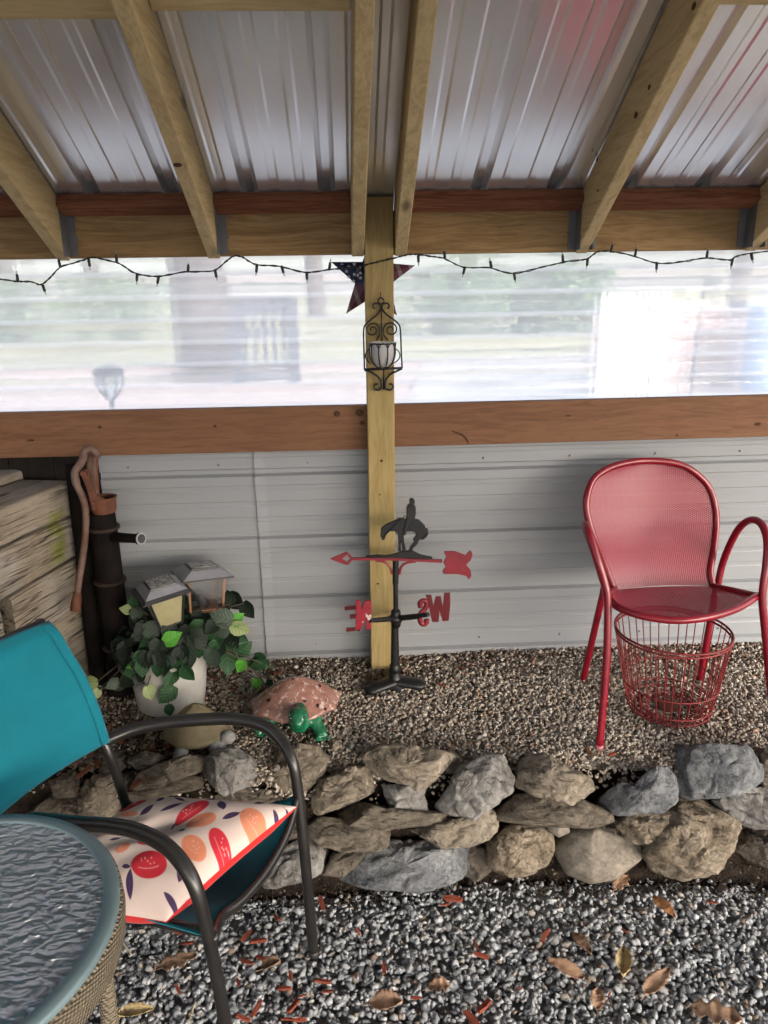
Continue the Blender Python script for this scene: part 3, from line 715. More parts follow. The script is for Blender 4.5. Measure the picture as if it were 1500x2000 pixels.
d_t = Vector((-.093, -.32, 0)).normalized(); n_t = Vector((.32, -.093, 0)).normalized()
P0 = Vector((-.915, 2.43, 0))
def timber(z0, z1, s0, s1, out, dep=.15, tilt=0., k=0):
    V = []; F = []; NS, NC = 40, 40
    for i in range(NS+1):
        s_ = lerp(s0, s1, i/NS); zc = (z0+z1)/2 + tilt*(s_-s0); hh = (z1-z0)/2
        for j in range(NC):
            a = 2*math.pi*j/NC; ca, sa = math.cos(a), math.sin(a)
            u = math.copysign(abs(ca)**.16, ca)*dep/2; v = math.copysign(abs(sa)**.16, sa)*hh
            p = P0 + d_t*s_ + n_t*(out-dep/2+u) + Vector((0, 0, zc+v))
            nn = noise.fractal(Vector((p.x*6, p.y*2.2+p.x, p.z*28))+Vector((k*7, 0, 0)), 1., 2., 3)*.0045 + noise.noise(p*4+Vector((k, 0, 0)))*.003
            p += n_t*nn*(1 if ca > 0 else -1) + Vector((0, 0, nn*.5*(1 if sa > 0 else -1)))
            V.append(p)
    for i in range(NS):
        for j in range(NC): F.append((i*NC+j, i*NC+(j+1) % NC, (i+1)*NC+(j+1) % NC, (i+1)*NC+j))
    F.append(tuple(range(NC-1, -1, -1))); F.append(tuple(NS*NC+j for j in range(NC)))
    o = obj('timber', G().add(V, F), M['moss'], tim, smooth=True); o.data.set_sharp_from_angle(angle=R_(45)); return o
timber(.985, 1.098, 0, 1.4, .0, .20, .0, 1)
timber(.99, 1.122, -.03, 1.4, -.205, .19, .0, 8)
timber(.99, 1.128, -.02, 1.4, -.40, .19, .0, 9)
timber(.835, .980, 0, 1.4, -.004, .18, -.01, 2)
timber(.655, .828, 0, .335, -.012, .16, -.03, 3)
timber(.655, .815, .375, 1.4, -.02, .16, -.02, 4)
timber(.495, .648, 0, 1.4, -.02, .16, 0., 5)
timber(.335, .490, 0, 1.4, -.024, .16, 0., 6)

# ------------------------------------------------------------------ the yard behind the clear panel
M['yard'] = simple('reddish_gravel_yard', (.46, .38, .355), .9, 0, .2, (.36, .30, .28), 6, .5, 40, .01)
M['lawn'] = simple('lawn_green', (.27, .27, .16), .95, 0, .2, (.36, .34, .24), 3, .6, 50, .02)
M['drive'] = simple('pale_concrete', (.44, .435, .43), .85, 0, .3, (.37, .365, .36), 2)
M['bark'] = simple('tree_bark', (.12, .10, .10), .95, 0, .2, (.06, .052, .052), 14, .9, 30, .03)
def sheet(name, pts, mat, n=1):
    g = G(); g.add([Vector(p) for p in pts], [tuple(range(len(pts)))]); return tag(obj(name, g, mat), kind='structure')
YZ = .95
g = G().add([(-400, 2.60, YZ), (400, 2.60, YZ), (400, 500, YZ+6), (-400, 500, YZ+6), (400, 2.60, -.2), (-400, 2.60, -.2)], [(0, 1, 2, 3), (5, 4, 1, 0)])
tag(obj('yard', g, M['yard']), kind='structure')
def yz(y): return YZ + 6*(y-2.6)/497.4
sheet('lawn', [(-60, 6.6, yz(6.6)+.006), (1.0, 7.4, yz(7.4)+.006), (40, 12, yz(12)+.006), (40, 60, yz(60)+.006), (-60, 60, yz(60)+.006)], M['lawn'])
sheet('driveway', [(.1, 2.9, yz(2.9)+.012), (30, 2.9, yz(2.9)+.012), (30, 8.2, yz(8.2)+.012), (.7, 7.0, yz(7.0)+.012)], M['drive'])
# earth bank held back by the timbers; leftward rise added to block light
g = G(); xs = np.linspace(0, 6, 20); ss = np.linspace(-.16, 5.5, 34)
for s_ in ss:
    for k, q in enumerate(xs):
        p = P0 + d_t*s_ - n_t*(.12+q); z = 1.055 + .03*noise.noise(Vector((p.x*3, p.y*3, 0))) + .28*max(0, q-.1)
        if s_ > 1.35: z = lerp(z, -.05+.55*max(0, q-1.0), sstep(1.35, 1.9, s_))
        if k == 0: z -= .06
        g.V.append(Vector((p.x, p.y, z)))
n = len(xs)
for j in range(len(ss)-1):
    for i in range(n-1): g.F.append((j*n+i, j*n+i+1, (j+1)*n+i+1, (j+1)*n+i))
tag(obj('earth_bank', g, M['soil'], smooth=True), kind='structure')
def m_leafmass(name, a, b):
    t = NT(name); at_ = t.n('ShaderNodeAttribute', attribute_name='col')
    return t.done(t.bsdf(at_.outputs[0], .7, 0, .3, None, Transmission_Weight=0.))
M['foliage'] = m_leafmass('tree_foliage', 0, 0)
def leaf_cloud(name, blobs, n, size, cols, parent, seed):
    rr = np.random.default_rng(seed); org = np.array(root_loc(parent))
    bi = rr.integers(0, len(blobs), n); B = np.array(blobs)
    d = rr.normal(size=(n, 3)); d /= np.linalg.norm(d, axis=1)[:, None]
    P = B[bi, :3] + d*(rr.uniform(.45, 1.08, (n, 1))**.6)*B[bi, 3:4]*np.array([1, 1, .8]) - org
    a = rr.normal(size=(n, 3)); a /= np.linalg.norm(a, axis=1)[:, None]
    b = np.cross(a, rr.normal(size=(n, 3))); b /= np.linalg.norm(b, axis=1)[:, None]
    s = size*rr.uniform(.6, 1.3, (n, 1))
    V = np.stack([P-a*s, P+b*s*.5, P+a*s, P-b*s*.5], 1).reshape(-1, 3).astype(np.float32)
    me = bpy.data.meshes.new(name); me.vertices.add(4*n); me.vertices.foreach_set('co', V.ravel())
    me.loops.add(4*n); me.loops.foreach_set('vertex_index', np.arange(4*n, dtype=np.int32)); me.polygons.add(n); me.polygons.foreach_set('loop_start', np.arange(0, 4*n, 4, dtype=np.int32)); me.update(calc_edges=True)
    C = np.array(cols)[rr.integers(0, len(cols), n)]*rr.uniform(.7, 1.25, (n, 1)); C = np.repeat(C, 4, 0)
    ca = me.color_attributes.new('col', 'FLOAT_COLOR', 'POINT'); ca.data.foreach_set('color', np.concatenate([C, np.ones((4*n, 1))], 1).astype(np.float32).ravel())
    me.materials.append(M['foliage']); o = bpy.data.objects.new(name, me); COL.objects.link(o); o.parent = parent; return o
GREENS = [(.09, .12, .06), (.12, .15, .07), (.07, .095, .045), (.15, .17, .09)]
def tree(x, y, h, r, label, seed, cz=.62, cr=.24, n=2200):
    rr = random.Random(seed); z0 = yz(y)
    t = thing('yard_tree', (x, y, z0), label, 'tree', 'trees in the yard beyond the clear panel')
    g = G(); pts = [Vector((x+.05*math.sin(k*1.3+seed), y+.04*math.cos(k), z0-.1+h*.75*k/7)) for k in range(8)]
    g.tube(smooth_path(pts, 3), [r*(1.35 if i == 0 else 1.05-.03*i) for i in range(22)], 14)
    tips = []
    for k in range(5):
        a = k*1.26+rr.random(); b = pts[4+k % 3]; e = b+Vector((math.cos(a)*h*.22, math.sin(a)*h*.22, h*.25)); g.tube([b, (b+e)/2+Vector((0, 0, .1*h*.2)), e], [r*.5, r*.35, r*.15], 8); tips.append(e)
    obj('trunk', g, M['bark'], t, smooth=True)
    blobs = [(*e, h*cr*rr.uniform(.7, 1)) for e in tips] + [(x, y, z0+h*.85, h*cr)]
    leaf_cloud('crown', blobs, n, .012*h+.05, GREENS, t, seed)
p = at(397, 640, y=7.0)
tree(p.x, 7.0, 8, .255, 'thick grey-barked tree trunk seen through the clear panel beside the dark railing', 1)
for k, (px, yy, r, lb) in enumerate(((60, 17, .16, 'leftmost slim tree far behind the clear panel'), (215, 21, .2, 'slim tree far behind the panel above the path light'), (620, 18, .2, 'far tree behind the panel just right of the dark railing'), (900, 20, .22, 'far tree behind the panel right of the post above green shrubs'), (1090, 17, .18, 'far tree behind the panel left of the white picket screen'), (1390, 19, .22, 'far tree behind the panel above the brick wall at right'))):
    p = at(px, 560, y=yy); tree(p.x, yy, 9+k % 3, r, lb, 20+k, n=1800)
def shrub(px, yy, r, h, label, seed):
    p = at(px, 600, y=yy); z0 = yz(yy)
    t = thing('yard_shrub', (p.x, yy, z0), label, 'shrub', 'green shrubs beyond the clear panel')
    g = G(); rr = random.Random(seed)
    for k in range(6):
        a = k*1.05; g.tube([(p.x, yy, z0-.05), (p.x+.4*r*math.cos(a), yy+.4*r*math.sin(a), z0+h*.6)], [.03, .012], 6)
    obj('stem', g, M['bark'], t)
    leaf_cloud('foliage', [(p.x+rr.uniform(-.6, .6)*r, yy+rr.uniform(-.4, .4)*r, z0+h*rr.uniform(.35, .75), r*.55) for _ in range(8)], 2200, .05, [(.10, .17, .09), (.14, .22, .11), (.08, .13, .07)], t, seed)
shrub(860, 11, 1.0, 1.1, 'green shrub beyond the panel just right of the post', 41)
shrub(1010, 11.5, 1.1, 1.0, 'middle one of the green shrubs beyond the panel', 42)
shrub(1120, 10.5, .7, 1.1, 'green shrub beyond the panel nearest the white picket screen', 43)
shrub(40, 12, 1.2, .8, 'green shrub beyond the panel at the far left', 44)
shrub(270, 14, 1.3, .9, 'green shrub beyond the panel left of the thick tree trunk', 45)
# dark railing
yy = 6.2; p0 = at(462, 600, y=yy); p1 = at(572, 600, y=yy); zt = at(515, 593, y=yy).z; zb = yz(yy)
M['railing'] = simple('dark_grey_paint', (.05, .055, .075), .6)
t = thing('porch_railing', ((p0.x+p1.x)/2, yy, zb), 'dark grey wooden railing seen through the left clear panel', 'railing')
for x in (p0.x, p1.x): obj('newel', G().box((x, yy, (zb+zt)/2), (.09, .09, zt-zb+.06)), M['railing'], t, bevel=.004)
obj('handrail', G().box(((p0.x+p1.x)/2, yy, zt), (p1.x-p0.x, .06, .09)), M['railing'], t, bevel=.004)
obj('handrail', G().box(((p0.x+p1.x)/2, yy+.002, zt-.16), (p1.x-p0.x, .05, .05)), M['railing'], t, bevel=.004)
obj('bottom_rail', G().box(((p0.x+p1.x)/2, yy+.002, zb+.1), (p1.x-p0.x, .05, .06)), M['railing'], t, bevel=.004)
for k in range(1, 6): obj('baluster', G().box((lerp(p0.x, p1.x, k/6), yy, (zb+.1+zt)/2), (.034, .034, zt-zb-.1)), M['railing'], t)
# white picket screen, brick wall, blue drum, pole
yy = 4.6; p0 = at(1162, 600, y=yy); p1 = at(1284, 600, y=yy); zt = at(1220, 578, y=yy).z; zb = yz(yy)
M['white'] = simple('white_paint', (.62, .60, .59), .6)
t = thing('picket_screen', ((p0.x+p1.x)/2, yy, zb), 'white picket screen seen through the right clear panel', 'fence')
for k in range(12): obj('picket', G().box((lerp(p0.x, p1.x, k/11), yy, (zb+zt)/2), (.020, .018, zt-zb)), M['white'], t)
for z in (zb+.08, zt-.08): obj('rail', G().box(((p0.x+p1.x)/2, yy+.02, z), (p1.x-p0.x, .02, .05)), M['white'], t)
def m_brick():
    t = NT('far_brickwork'); c = t.coords(False); b = t.n('ShaderNodeTexBrick'); mp = t.n('ShaderNodeMapping'); mp.inputs['Rotation'].default_value = (R_(90), 0, 0)
    t.put(mp, 0, c); t.put(b, 'Vector', mp.outputs[0]); t.put(b, 'Color1', (.34, .18, .14)); t.put(b, 'Color2', (.40, .25, .20)); t.put(b, 'Mortar', (.55, .52, .50)); t.put(b, 'Scale', 5.)
    t.put(b, 'Mortar Size', .04)
    return t.done(t.bsdf(b.outputs[0], .9))
yy = 5.6; p0 = at(1150, 600, y=yy); zt = at(1400, 596, y=yy).z; zb = yz(yy)
o = obj('brick_wall', G().box((p0.x+1.3, yy, (zb+zt)/2), (2.6, .2, zt-zb)), m_brick(), None, origin=(p0.x+1.3, yy, zb), bevel=.01)
tag(o, 'low reddish brick wall beyond the right clear panel', 'brick wall')
p = at(1335, 640, y=4.9); zb = yz(4.9)
t = thing('garden_pole', (p.x, 4.9, zb), 'thin dark garden pole with a small pale sign behind the right clear panel', 'pole')
zt = at(1335, 572, y=4.9).z
obj('shaft', G().tube([(p.x, 4.9, zb-.05), (p.x+.02, 4.9, zt)], .011, 8), M['railing'], t, smooth=True)
obj('sign_plate', G().box((p.x+.02, 4.885, zt), (.07, .006, .06)), simple('pale_sign', (.6, .6, .42), .6), t, bevel=.002)
p = at(1475, 640, y=5.2); zb = yz(5.2)+.0
g = G().lathe((p.x, 5.2, zb), [(.15, 0), (.165, .02), (.165, .19), (.175, .20), (.165, .215), (.165, .41), (.175, .425), (.165, .44), (.165, .58), (.15, .60)], 24)
tag(obj('blue_drum', g, simple('blue_plastic', (.26, .36, .55), .5), None, smooth='auto', origin=(p.x, 5.2, zb)), 'blue plastic drum beyond the clear panel at far right', 'drum')
# path light just outside
yy = 2.95; c = at(218, 752, y=yy); k_ = (c-CAM).dot(FW)/FPX
t = thing('path_light', (c.x, yy, yz(yy)), 'grey solar path light standing just outside the left clear panel', 'path light')
M['pl_grey'] = simple('path_light_metal', (.13, .14, .16), .5, .3)
z0 = at(218, 775, y=yy).z
obj('stem', G().tube([(c.x, yy, yz(yy)-.05), (c.x, yy, z0)], .0095, 10), M['pl_grey'], t, smooth=True)
obj('globe', G().lathe((c.x, yy, z0), [(.016, 0), (.03, .012), (.045, .05), (.046, .085)], 16), m_glass('path_globe', .1, (.95, .97, 1), 0, 0, .2), t, smooth='auto')
g = G()
for k in range(6):
    a = k*1.047+.3; g.tube([(c.x+r_*math.cos(a), yy+r_*math.sin(a), z0+h_) for r_, h_ in ((.017, 0), (.034, .014), (.049, .05), (.05, .088))], .004, 6)
obj('cage', g, M['pl_grey'], t, smooth=True)
obj('cap', G().lathe((c.x, yy, z0+.087), [(.058, 0), (.058, .008), (.045, .022), (.02, .032), (.018, .04)], 20), M['pl_grey'], t, smooth='auto')

# ------------------------------------------------------------------ barn star behind the panel
sc_ = at(728, 543, y=2.538); kk = (sc_-CAM).dot(FW)/FPX
star = thing('barn_star', sc_, 'metal star with faded stars and stripes hanging behind the post at the beam', 'star ornament')
def m_star():
    t = NT('star_flag_paint'); c = t.coords(False); sp = t.n('ShaderNodeSeparateXYZ'); t.put(sp, 0, c)
    wv = t.math('SINE', t.math('MULTIPLY', t.math('ADD', sp.outputs[0], t.math('MULTIPLY', sp.outputs[2], .35)), 150))
    stripes = t.mix(t.ramp(wv, [(.45, 0.), (.55, 1.)]), (.16, .012, .015), (.32, .25, .20))
    f = t.ramp(t.math('ADD', .5, t.math('MULTIPLY', sp.outputs[2], 6)), [(.36, 0.), (.42, 1.)])
    f = t.math('MULTIPLY', f, t.math('LESS_THAN', sp.outputs[0], .02))
    col = t.mix(f, t.mix(.45, stripes, (.02, .025, .07)), (.008, .016, .06))
    return t.done(t.bsdf(col, .5, 0, .4))
ctr = Vector(sc_)+Vector((0, -.022, 0)); ring = []
for k in range(10):
    a = R_(159)+k*math.pi/5; r = (86 if k % 2 == 0 else 36)*kk
    ring.append(Vector(sc_)+Vector((r*math.cos(a), 0, r*math.sin(a))))
g = G().add([ctr]+ring+[Vector(sc_)+Vector((0, .006, 0))], [(0, 1+k, 1+(k+1) % 10) for k in range(10)]+[(11, 1+(k+1) % 10, 1+k) for k in range(10)])
obj('body', g, m_star(), star, recalc=True)
M['star_white'] = simple('star_white', (.7, .7, .72), .6)
for (px, py) in ((668, 517), (681, 521), (692, 516), (677, 530), (692, 536), (704, 533), (681, 541), (690, 549), (704, 543), (702, 522)):
    # find the face height there
    q = at(px, py, y=2.538); v = q-Vector(sc_); rr = math.hypot(v.x, v.z); yf = 2.538-.022*max(0, 1-rr/(58*kk)) - .004
    q = at(px, py, y=yf); g = G(); P = []
    for k in range(10):
        a = R_(90)+k*math.pi/5; r = (4.2 if k % 2 == 0 else 1.8)*kk; P.append(q+Vector((r*math.cos(a), 0, r*math.sin(a))))
    g.prism(P, (0, .002, 0)); obj('painted_star', g, M['star_white'], star)

# ------------------------------------------------------------------ string lights
W = [(-60,540),(0,545),(35,550),(60,550),(80,556),(100,540),(118,522),(150,512),(172,505),(185,503),(215,510),(235,516),(265,534),(310,540),(360,531),(415,529),(440,512),(458,500),(475,503),(500,517),(545,520),(595,532),(640,527),(690,522),(720,516),(745,510),(770,504),(795,498),(815,497),(845,501),(868,505),(905,522),(955,523),(1000,534),(1055,523),(1100,512),(1145,506),(1165,493),(1190,491),(1230,498),(1285,514),(1335,511),(1380,504),(1425,508),(1440,500),(1480,493),(1560,484)]
sl = thing('string_lights', at(745, 510, y=2.40), 'dark green string of unlit mini lights sagging along the underside of the beam', 'string lights')
def wy(px): return 2.41 if 700 < px < 790 else 2.445
rr = random.Random(3)
P = [at(a, b, y=wy(a)) for a, b in W]; P = smooth_path(P, 5)
P1 = [p+Vector((.0012*math.sin(i*1.4), .002*math.cos(i*1.4), .0016*math.cos(i*1.4)+.001*rr.uniform(-1, 1))) for i, p in enumerate(P)]
P2 = [p+Vector((-.0012*math.sin(i*1.4), -.002*math.cos(i*1.4), -.0016*math.cos(i*1.4)+.001*rr.uniform(-1, 1))) for i, p in enumerate(P)]
obj('wire', G().tube(P1, .0017, 6).tube(P2, .0017, 6), M['wire'], sl, smooth=True)
BULB = [(35,550,1),(83,556,-1),(118,522,1),(173,506,-1),(228,512,1),(268,535,-1),(310,540,-1),(367,531,1),(420,528,-1),(502,518,-1),(550,520,-1),(599,532,-1),(643,527,1),(700,521,-1),(817,498,-1),(869,505,1),(908,522,-1),(960,523,1),(1004,533,-1),(1100,512,1),(1148,505,-1),(1193,492,1),(1240,500,1),(1283,513,-1),(1380,504,1),(1431,506,-1),(1467,495,-1)]
for (px, py, s_) in BULB:
    q = at(px, py, y=wy(px)-.004); d = Vector((rr.uniform(-.35, .35), rr.uniform(-.3, .1), s_)).normalized()
    b = obj('socket', G().tube([q-d*.002, q+d*.004, q+d*.020, q+d*.022], [.003, .0048, .0042, .003], 8), M['wire'], sl, smooth=True)
    obj('bulb', G().tube([q+d*.022, q+d*.028, q+d*.033], [.0026, .0024, .0006], 6), M['bulb'], b, smooth=True)

# ------------------------------------------------------------------ candle sconce on the post
SY = 2.409
sco = thing('candle_sconce', at(745, 755, y=SY), 'black wrought-iron scrolled candle sconce with glass cup hung on the post', 'candle sconce')
def z8(x, y, Y=SY): return at(620+x/5.77, 480+y/5.77, y=Y)
def t8(pts, r, Y=SY, k=4): return smooth_path([z8(a, b, Y) for a, b in pts], k)
def sp8(cx, cy, r0, r1, a0, a1, n=18, Y=SY):
    return [z8(cx+lerp(r0, r1, i/(n-1))*math.cos(R_(lerp(a0, a1, i/(n-1)))), cy-lerp(r0, r1, i/(n-1))*math.sin(R_(lerp(a0, a1, i/(n-1)))), Y) for i in range(n)]
g = G(); fr = .0026
L = [(530,1400),(525,1200),(520,960),(545,885),(610,825),(670,780),(712,715)]; Rr = [(955,1378),(945,1200),(935,950),(912,880),(850,825),(785,780),(725,715)]
g.tube(t8(L, fr), fr, 8).tube(t8(Rr, fr), fr, 8)
g.tube(sp8(716, 622, 33, 33, 0, 345, 18), fr*.9, 8)
g.tube([z8(716, 590), z8(712, 560), z8(708, 525)], .0012, 6)
g.tube(sp8(655, 690, 55, 16, 35, 250, 16)[::-1], fr, 8).tube([z8(700, 660), z8(716, 715)], fr, 8)
g.tube(sp8(778, 690, 55, 16, 145, -70, 16)[::-1], fr, 8).tube([z8(733, 660), z8(718, 715)], fr, 8)
g.tube([z8(718, 715), z8(724, 900), z8(732, 1370)], fr*.8, 8)
g.tube([z8(662, 1066), z8(700, 1010)] + sp8(622, 950, 88, 20, -20, 560, 40), fr*.85, 8)
g.tube([z8(795, 1066), z8(748, 1010)] + sp8(828, 945, 88, 20, 200, -380, 40), fr*.85, 8)
obj('back_frame', g, M['blackiron'], sco, smooth=True)
g = G().tube([z8(530, 1390), z8(735, 1382, SY-.03), z8(955, 1372)], fr, 8).tube([z8(530, 1402), z8(955, 1384)], fr*.9, 8)
g.tube(t8([(530,1402),(600,1422),(670,1465),(715,1520),(728,1570)], fr) + sp8(672, 1580, 56, 18, -10, -290, 16), fr*1.25, 8)
g.tube(t8([(955,1384),(890,1415),(820,1450),(772,1510),(762,1560)], fr) + sp8(818, 1580, 56, 18, 190, 470, 16), fr*1.25, 8)
g.tube([z8(750, 1380, SY-.02), z8(748, 1440), z8(748, 1620)], fr*.9, 8)
g.tube(t8([(600,1330),(555,1285),(540,1235),(560,1185),(600,1150)], fr), fr*.7, 8).tube(t8([(860,1325),(910,1285),(930,1240),(915,1190),(880,1160)], fr), fr*.7, 8)
obj('bottom_scroll', g, M['blackiron'], sco, smooth=True)
cc = z8(735, 1225, SY-.066); ru = 1/5.77*(cc-CAM).dot(FW)/FPX
top = z8(735, 1085, SY-.066).z; bot = z8(738, 1372, SY-.066).z; H = top-bot; r0 = 146*ru
prof = [(r0*.12, 0), (r0*.45, H*.04), (r0*.78, H*.22), (r0*.95, H*.5), (r0*.97, H*.75), (r0*.98, H), (r0*.93, H), (r0*.90, H*.5), (r0*.70, H*.25), (r0*.3, H*.08)]
obj('glass_cup', G().lathe((cc.x, cc.y, bot), prof, 28, None, (True, False)), M['frost_cup'], sco, smooth='auto')
g = G(); g.tube([(cc.x+r0*1.02*math.cos(a), cc.y+r0*1.02*math.sin(a), top-.004) for a in np.linspace(0, 2*math.pi, 28, endpoint=False)], fr*.8, 8, True)
for k in range(9):
    a = 2*math.pi*(k+.25)/9
    g.tube(smooth_path([(cc.x+r_*r0*math.cos(a), cc.y+r_*r0*math.sin(a), bot+h_*H) for r_, h_ in ((.1, -.02), (.5, .02), (.84, .22), (1.01, .5), (1.02, .8), (1.03, .98))], 3), fr*.72, 6)
    for s_ in (-1, 1):
        a2 = a+s_*math.pi/9
        g.tube(smooth_path([(cc.x+1.03*r0*math.cos(a), cc.y+1.03*r0*math.sin(a), bot+.78*H), (cc.x+1.03*r0*math.cos(lerp(a, a2, .5)), cc.y+1.03*r0*math.sin(lerp(a, a2, .5)), bot+.93*H), (cc.x+1.03*r0*math.cos(a2), cc.y+1.03*r0*math.sin(a2), bot+.98*H)], 3), fr*.55, 6)
obj('cup_cage', g, M['blackiron'], sco, smooth=True)
obj('candle', G().lathe((cc.x, cc.y, bot+.006), [(r0*.4, 0), (r0*.42, H*.4), (r0*.38, H*.42)], 18), simple('candle_wax', (.55, .42, .34), .5), sco, smooth='auto')

# ------------------------------------------------------------------ weathervane
VY = 2.31
van = thing('weathervane', (.14, VY, bedz(.14, VY)), 'black iron weathervane with red arrow and compass letters standing before the post', 'weathervane')
def z6(x, y, Y=VY): return at(600+x/4.1667, 950+y/4.1667, y=Y)
b0 = bedz(.14, VY)
g = G().lathe((.14, VY, b0), [(.040, -.01), (.040, .004), (.026, .018), (.019, .05), (.017, .06)], 18)
g.lathe((.14, VY, b0+.055), [(.018, 0), (.021, .006), (.0205, .02), (.017, .03)], 16)
obj('base_socket', g, M['blackiron'], van, smooth='auto')
for dx, dy in ((-.105, -.045), (.105, -.02), (-.02, .09)):
    obj('foot', G().tube(smooth_path([(.14, VY, b0+.022), (.14+dx*.4, VY+dy*.4, b0+.018), (.14+dx, VY+dy, b0+.010)], 3), [.016]*6+[.010], 8, flat=((0, 0, 1), 2.0)), M['blackiron'], van, smooth=True)
pt = z6(720, 600); hubp = z6(722, 1075)
g = G().tube([(.14, VY, b0+.05), (.1415, VY, hubp.z-.03)], [.0155, .0125], 14).tube([(hubp.x, VY, hubp.z+.02), (hubp.x, VY, z6(720, 790).z)], .0085, 12)
obj('pole', g, M['blackiron'], van, smooth='auto')
g = G().tube([(hubp.x, VY, z6(720, 790).z), (pt.x, VY, z6(720, 600).z)], .0105, 12); obj('spindle_sleeve', g, M['blackiron'], van, smooth='auto')
g = G().ell(hubp, (.024, .024, .020), n=16); g.lathe((hubp.x, VY, hubp.z-.032), [(.013, 0), (.017, .008), (.017, .056), (.013, .064)], 14)
obj('hub', g, M['blackiron'], van, smooth=True)
# compass arms: N front left, S back right, E back left, W front right
ends = {'N': z6(505, 1092, VY-.10), 'S': z6(905, 1062, VY+.07), 'E': z6(395, 1080, VY+.06), 'W': z6(985, 1042, VY-.10)}
for k, e in ends.items():
    if k != 'E': obj('compass_arm', G().tube([hubp, e], [.010, .0075], 10), M['blackiron'], van, smooth='auto')
e = z6(525, 1090, VY+.06); obj('compass_arm', G().tube([hubp, e], [.010, .0075], 10), M['blackiron'], van, smooth='auto')
def letter(polys, Y, mat, d=(0, .006, 0), label=None):
    g = G()
    for P in polys: g.prism([z6(a, b, Y) for a, b in P], d)
    o = obj('compass_letter', g, mat, van, bevel=.0012, seg=1)
    if label: o['label'] = label
letter([[(396, 930), (436, 930), (438, 1000), (476, 930), (520, 930), (522, 1164), (478, 1164), (480, 1075), (440, 1166), (392, 1166)]], VY-.10, M['letter_n'], label='worn red mirrored letter N with bare white tips')
sp_ = [(925, 985), (918, 955), (930, 935), (955, 930), (972, 948), (968, 985), (945, 1010), (922, 1035), (918, 1080), (930, 1115), (955, 1122), (972, 1102), (970, 1080)]
g = G(); g.tube(smooth_path([z6(a, b, VY+.07) for a, b in sp_], 3), .0068, 8, flat=((0, 1, 0), 1.4)); o = obj('compass_letter', g, M['vane_red'], van, smooth=True); o['label'] = 'red mirrored letter S behind the W'
letter([[(964, 886), (1012, 886), (1028, 970), (1046, 898), (1088, 896), (1104, 975), (1116, 870), (1164, 868), (1166, 965), (1152, 1096), (1102, 1098), (1078, 1018), (1070, 1106), (1016, 1104), (994, 1000)]], VY-.10, M['letter_w'], label='dark red letter W')
letter([[(302, 982), (400, 972), (400, 1002), (306, 1012)], [(346, 1048), (420, 1040), (420, 1070), (348, 1080)], [(316, 1154), (415, 1150), (415, 1172), (318, 1186)], [(405, 968), (432, 968), (432, 1180), (405, 1180)]], VY+.06, M['letter_w'], label='dark letter E seen behind the N')
# arrow
g = G(); D = (0, .007, 0)
for P in ([(185, 592), (270, 555), (325, 533), (325, 556), (283, 590), (270, 625)], [(325, 533), (378, 590), (352, 590), (325, 556)], [(378, 590), (330, 642), (326, 618), (352, 590)], [(330, 642), (270, 625), (283, 590), (326, 618)]):
    g.prism([z6(a, b, VY-.0035) for a, b in P], D)
obj('arrow_point', g, M['vane_red'], van, bevel=.001, seg=1)
g = G().prism([z6(a, b, VY-.0045) for a, b in [(370, 583), (720, 585), (1100, 600), (1100, 622), (720, 605), (370, 602)]], (0, .009, 0))
g.tube(smooth_path([z6(a, b) for a, b in [(560, 602), (630, 618), (675, 655), (690, 712)]], 4), .0045, 8).tube(smooth_path([z6(a, b) for a, b in [(885, 610), (810, 622), (765, 655), (748, 716)]], 4), .0045, 8)
obj('arrow_shaft', g, M['vane_red'], van, bevel=0)
obj('arrow_tail', G().prism([z6(a, b, VY-.0035) for a, b in [(1112, 532), (1200, 528), (1290, 562), (1312, 535), (1332, 522), (1348, 552), (1335, 600), (1296, 640), (1330, 680), (1338, 730), (1316, 760), (1295, 730), (1220, 715), (1112, 715), (1100, 692), (1128, 655), (1108, 625), (1132, 575)]], D), M['vane_red'], van, bevel=.0015, seg=1)
obj('mound', G().prism([z6(a, b, VY-.006) for a, b in [(480, 572), (570, 560), (640, 566), (715, 552), (770, 530), (860, 528), (930, 562), (1020, 580), (1018, 592), (480, 582)]], (0, .012, 0)), M['blackiron'], van, bevel=.0015, seg=1)
# a plain grazing horse with an upright rider
horse = [(612, 442), (596, 405), (602, 345), (645, 312), (705, 285), (755, 258), (800, 268), (860, 266), (915, 278), (958, 320), (974, 370), (962, 400), (930, 422), (906, 448), (900, 470), (862, 505), (858, 532), (828, 532), (838, 496), (872, 458), (862, 435), (888, 400), (884, 376), (850, 368), (802, 370), (784, 384), (788, 440), (798, 485), (804, 530), (776, 530), (772, 486), (764, 450), (762, 488), (766, 530), (738, 530), (744, 490), (742, 430), (736, 388), (712, 366), (668, 366), (645, 395), (630, 436)]
ho = obj('horse', G().prism([z6(a, b, VY-.007) for a, b in horse], (0, .014, 0)), M['blackiron'], van, bevel=.002, seg=1)
rider = [(800, 300), (812, 240), (808, 190), (818, 160), (838, 150), (832, 130), (836, 112), (856, 104), (874, 114), (878, 134), (868, 150), (884, 166), (886, 220), (876, 270), (850, 290), (820, 330), (800, 400), (776, 404), (784, 350)]
obj('rider', G().prism([z6(a, b, VY-.011) for a, b in rider], (0, .022, 0)), M['blackiron'], van, bevel=.002, seg=1)
obj('tail', G().tube(smooth_path([z6(a, b) for a, b in [(968, 340), (975, 380), (958, 410), (925, 425)]], 3), [.005]*8+[.007, .004], 8), M['blackiron'], ho, smooth=True)
obj('rein', G().tube([z6(615, 420, VY-.009), z6(700, 330, VY-.012), z6(800, 235, VY-.013)], .0016, 6), M['blackiron'], ho)

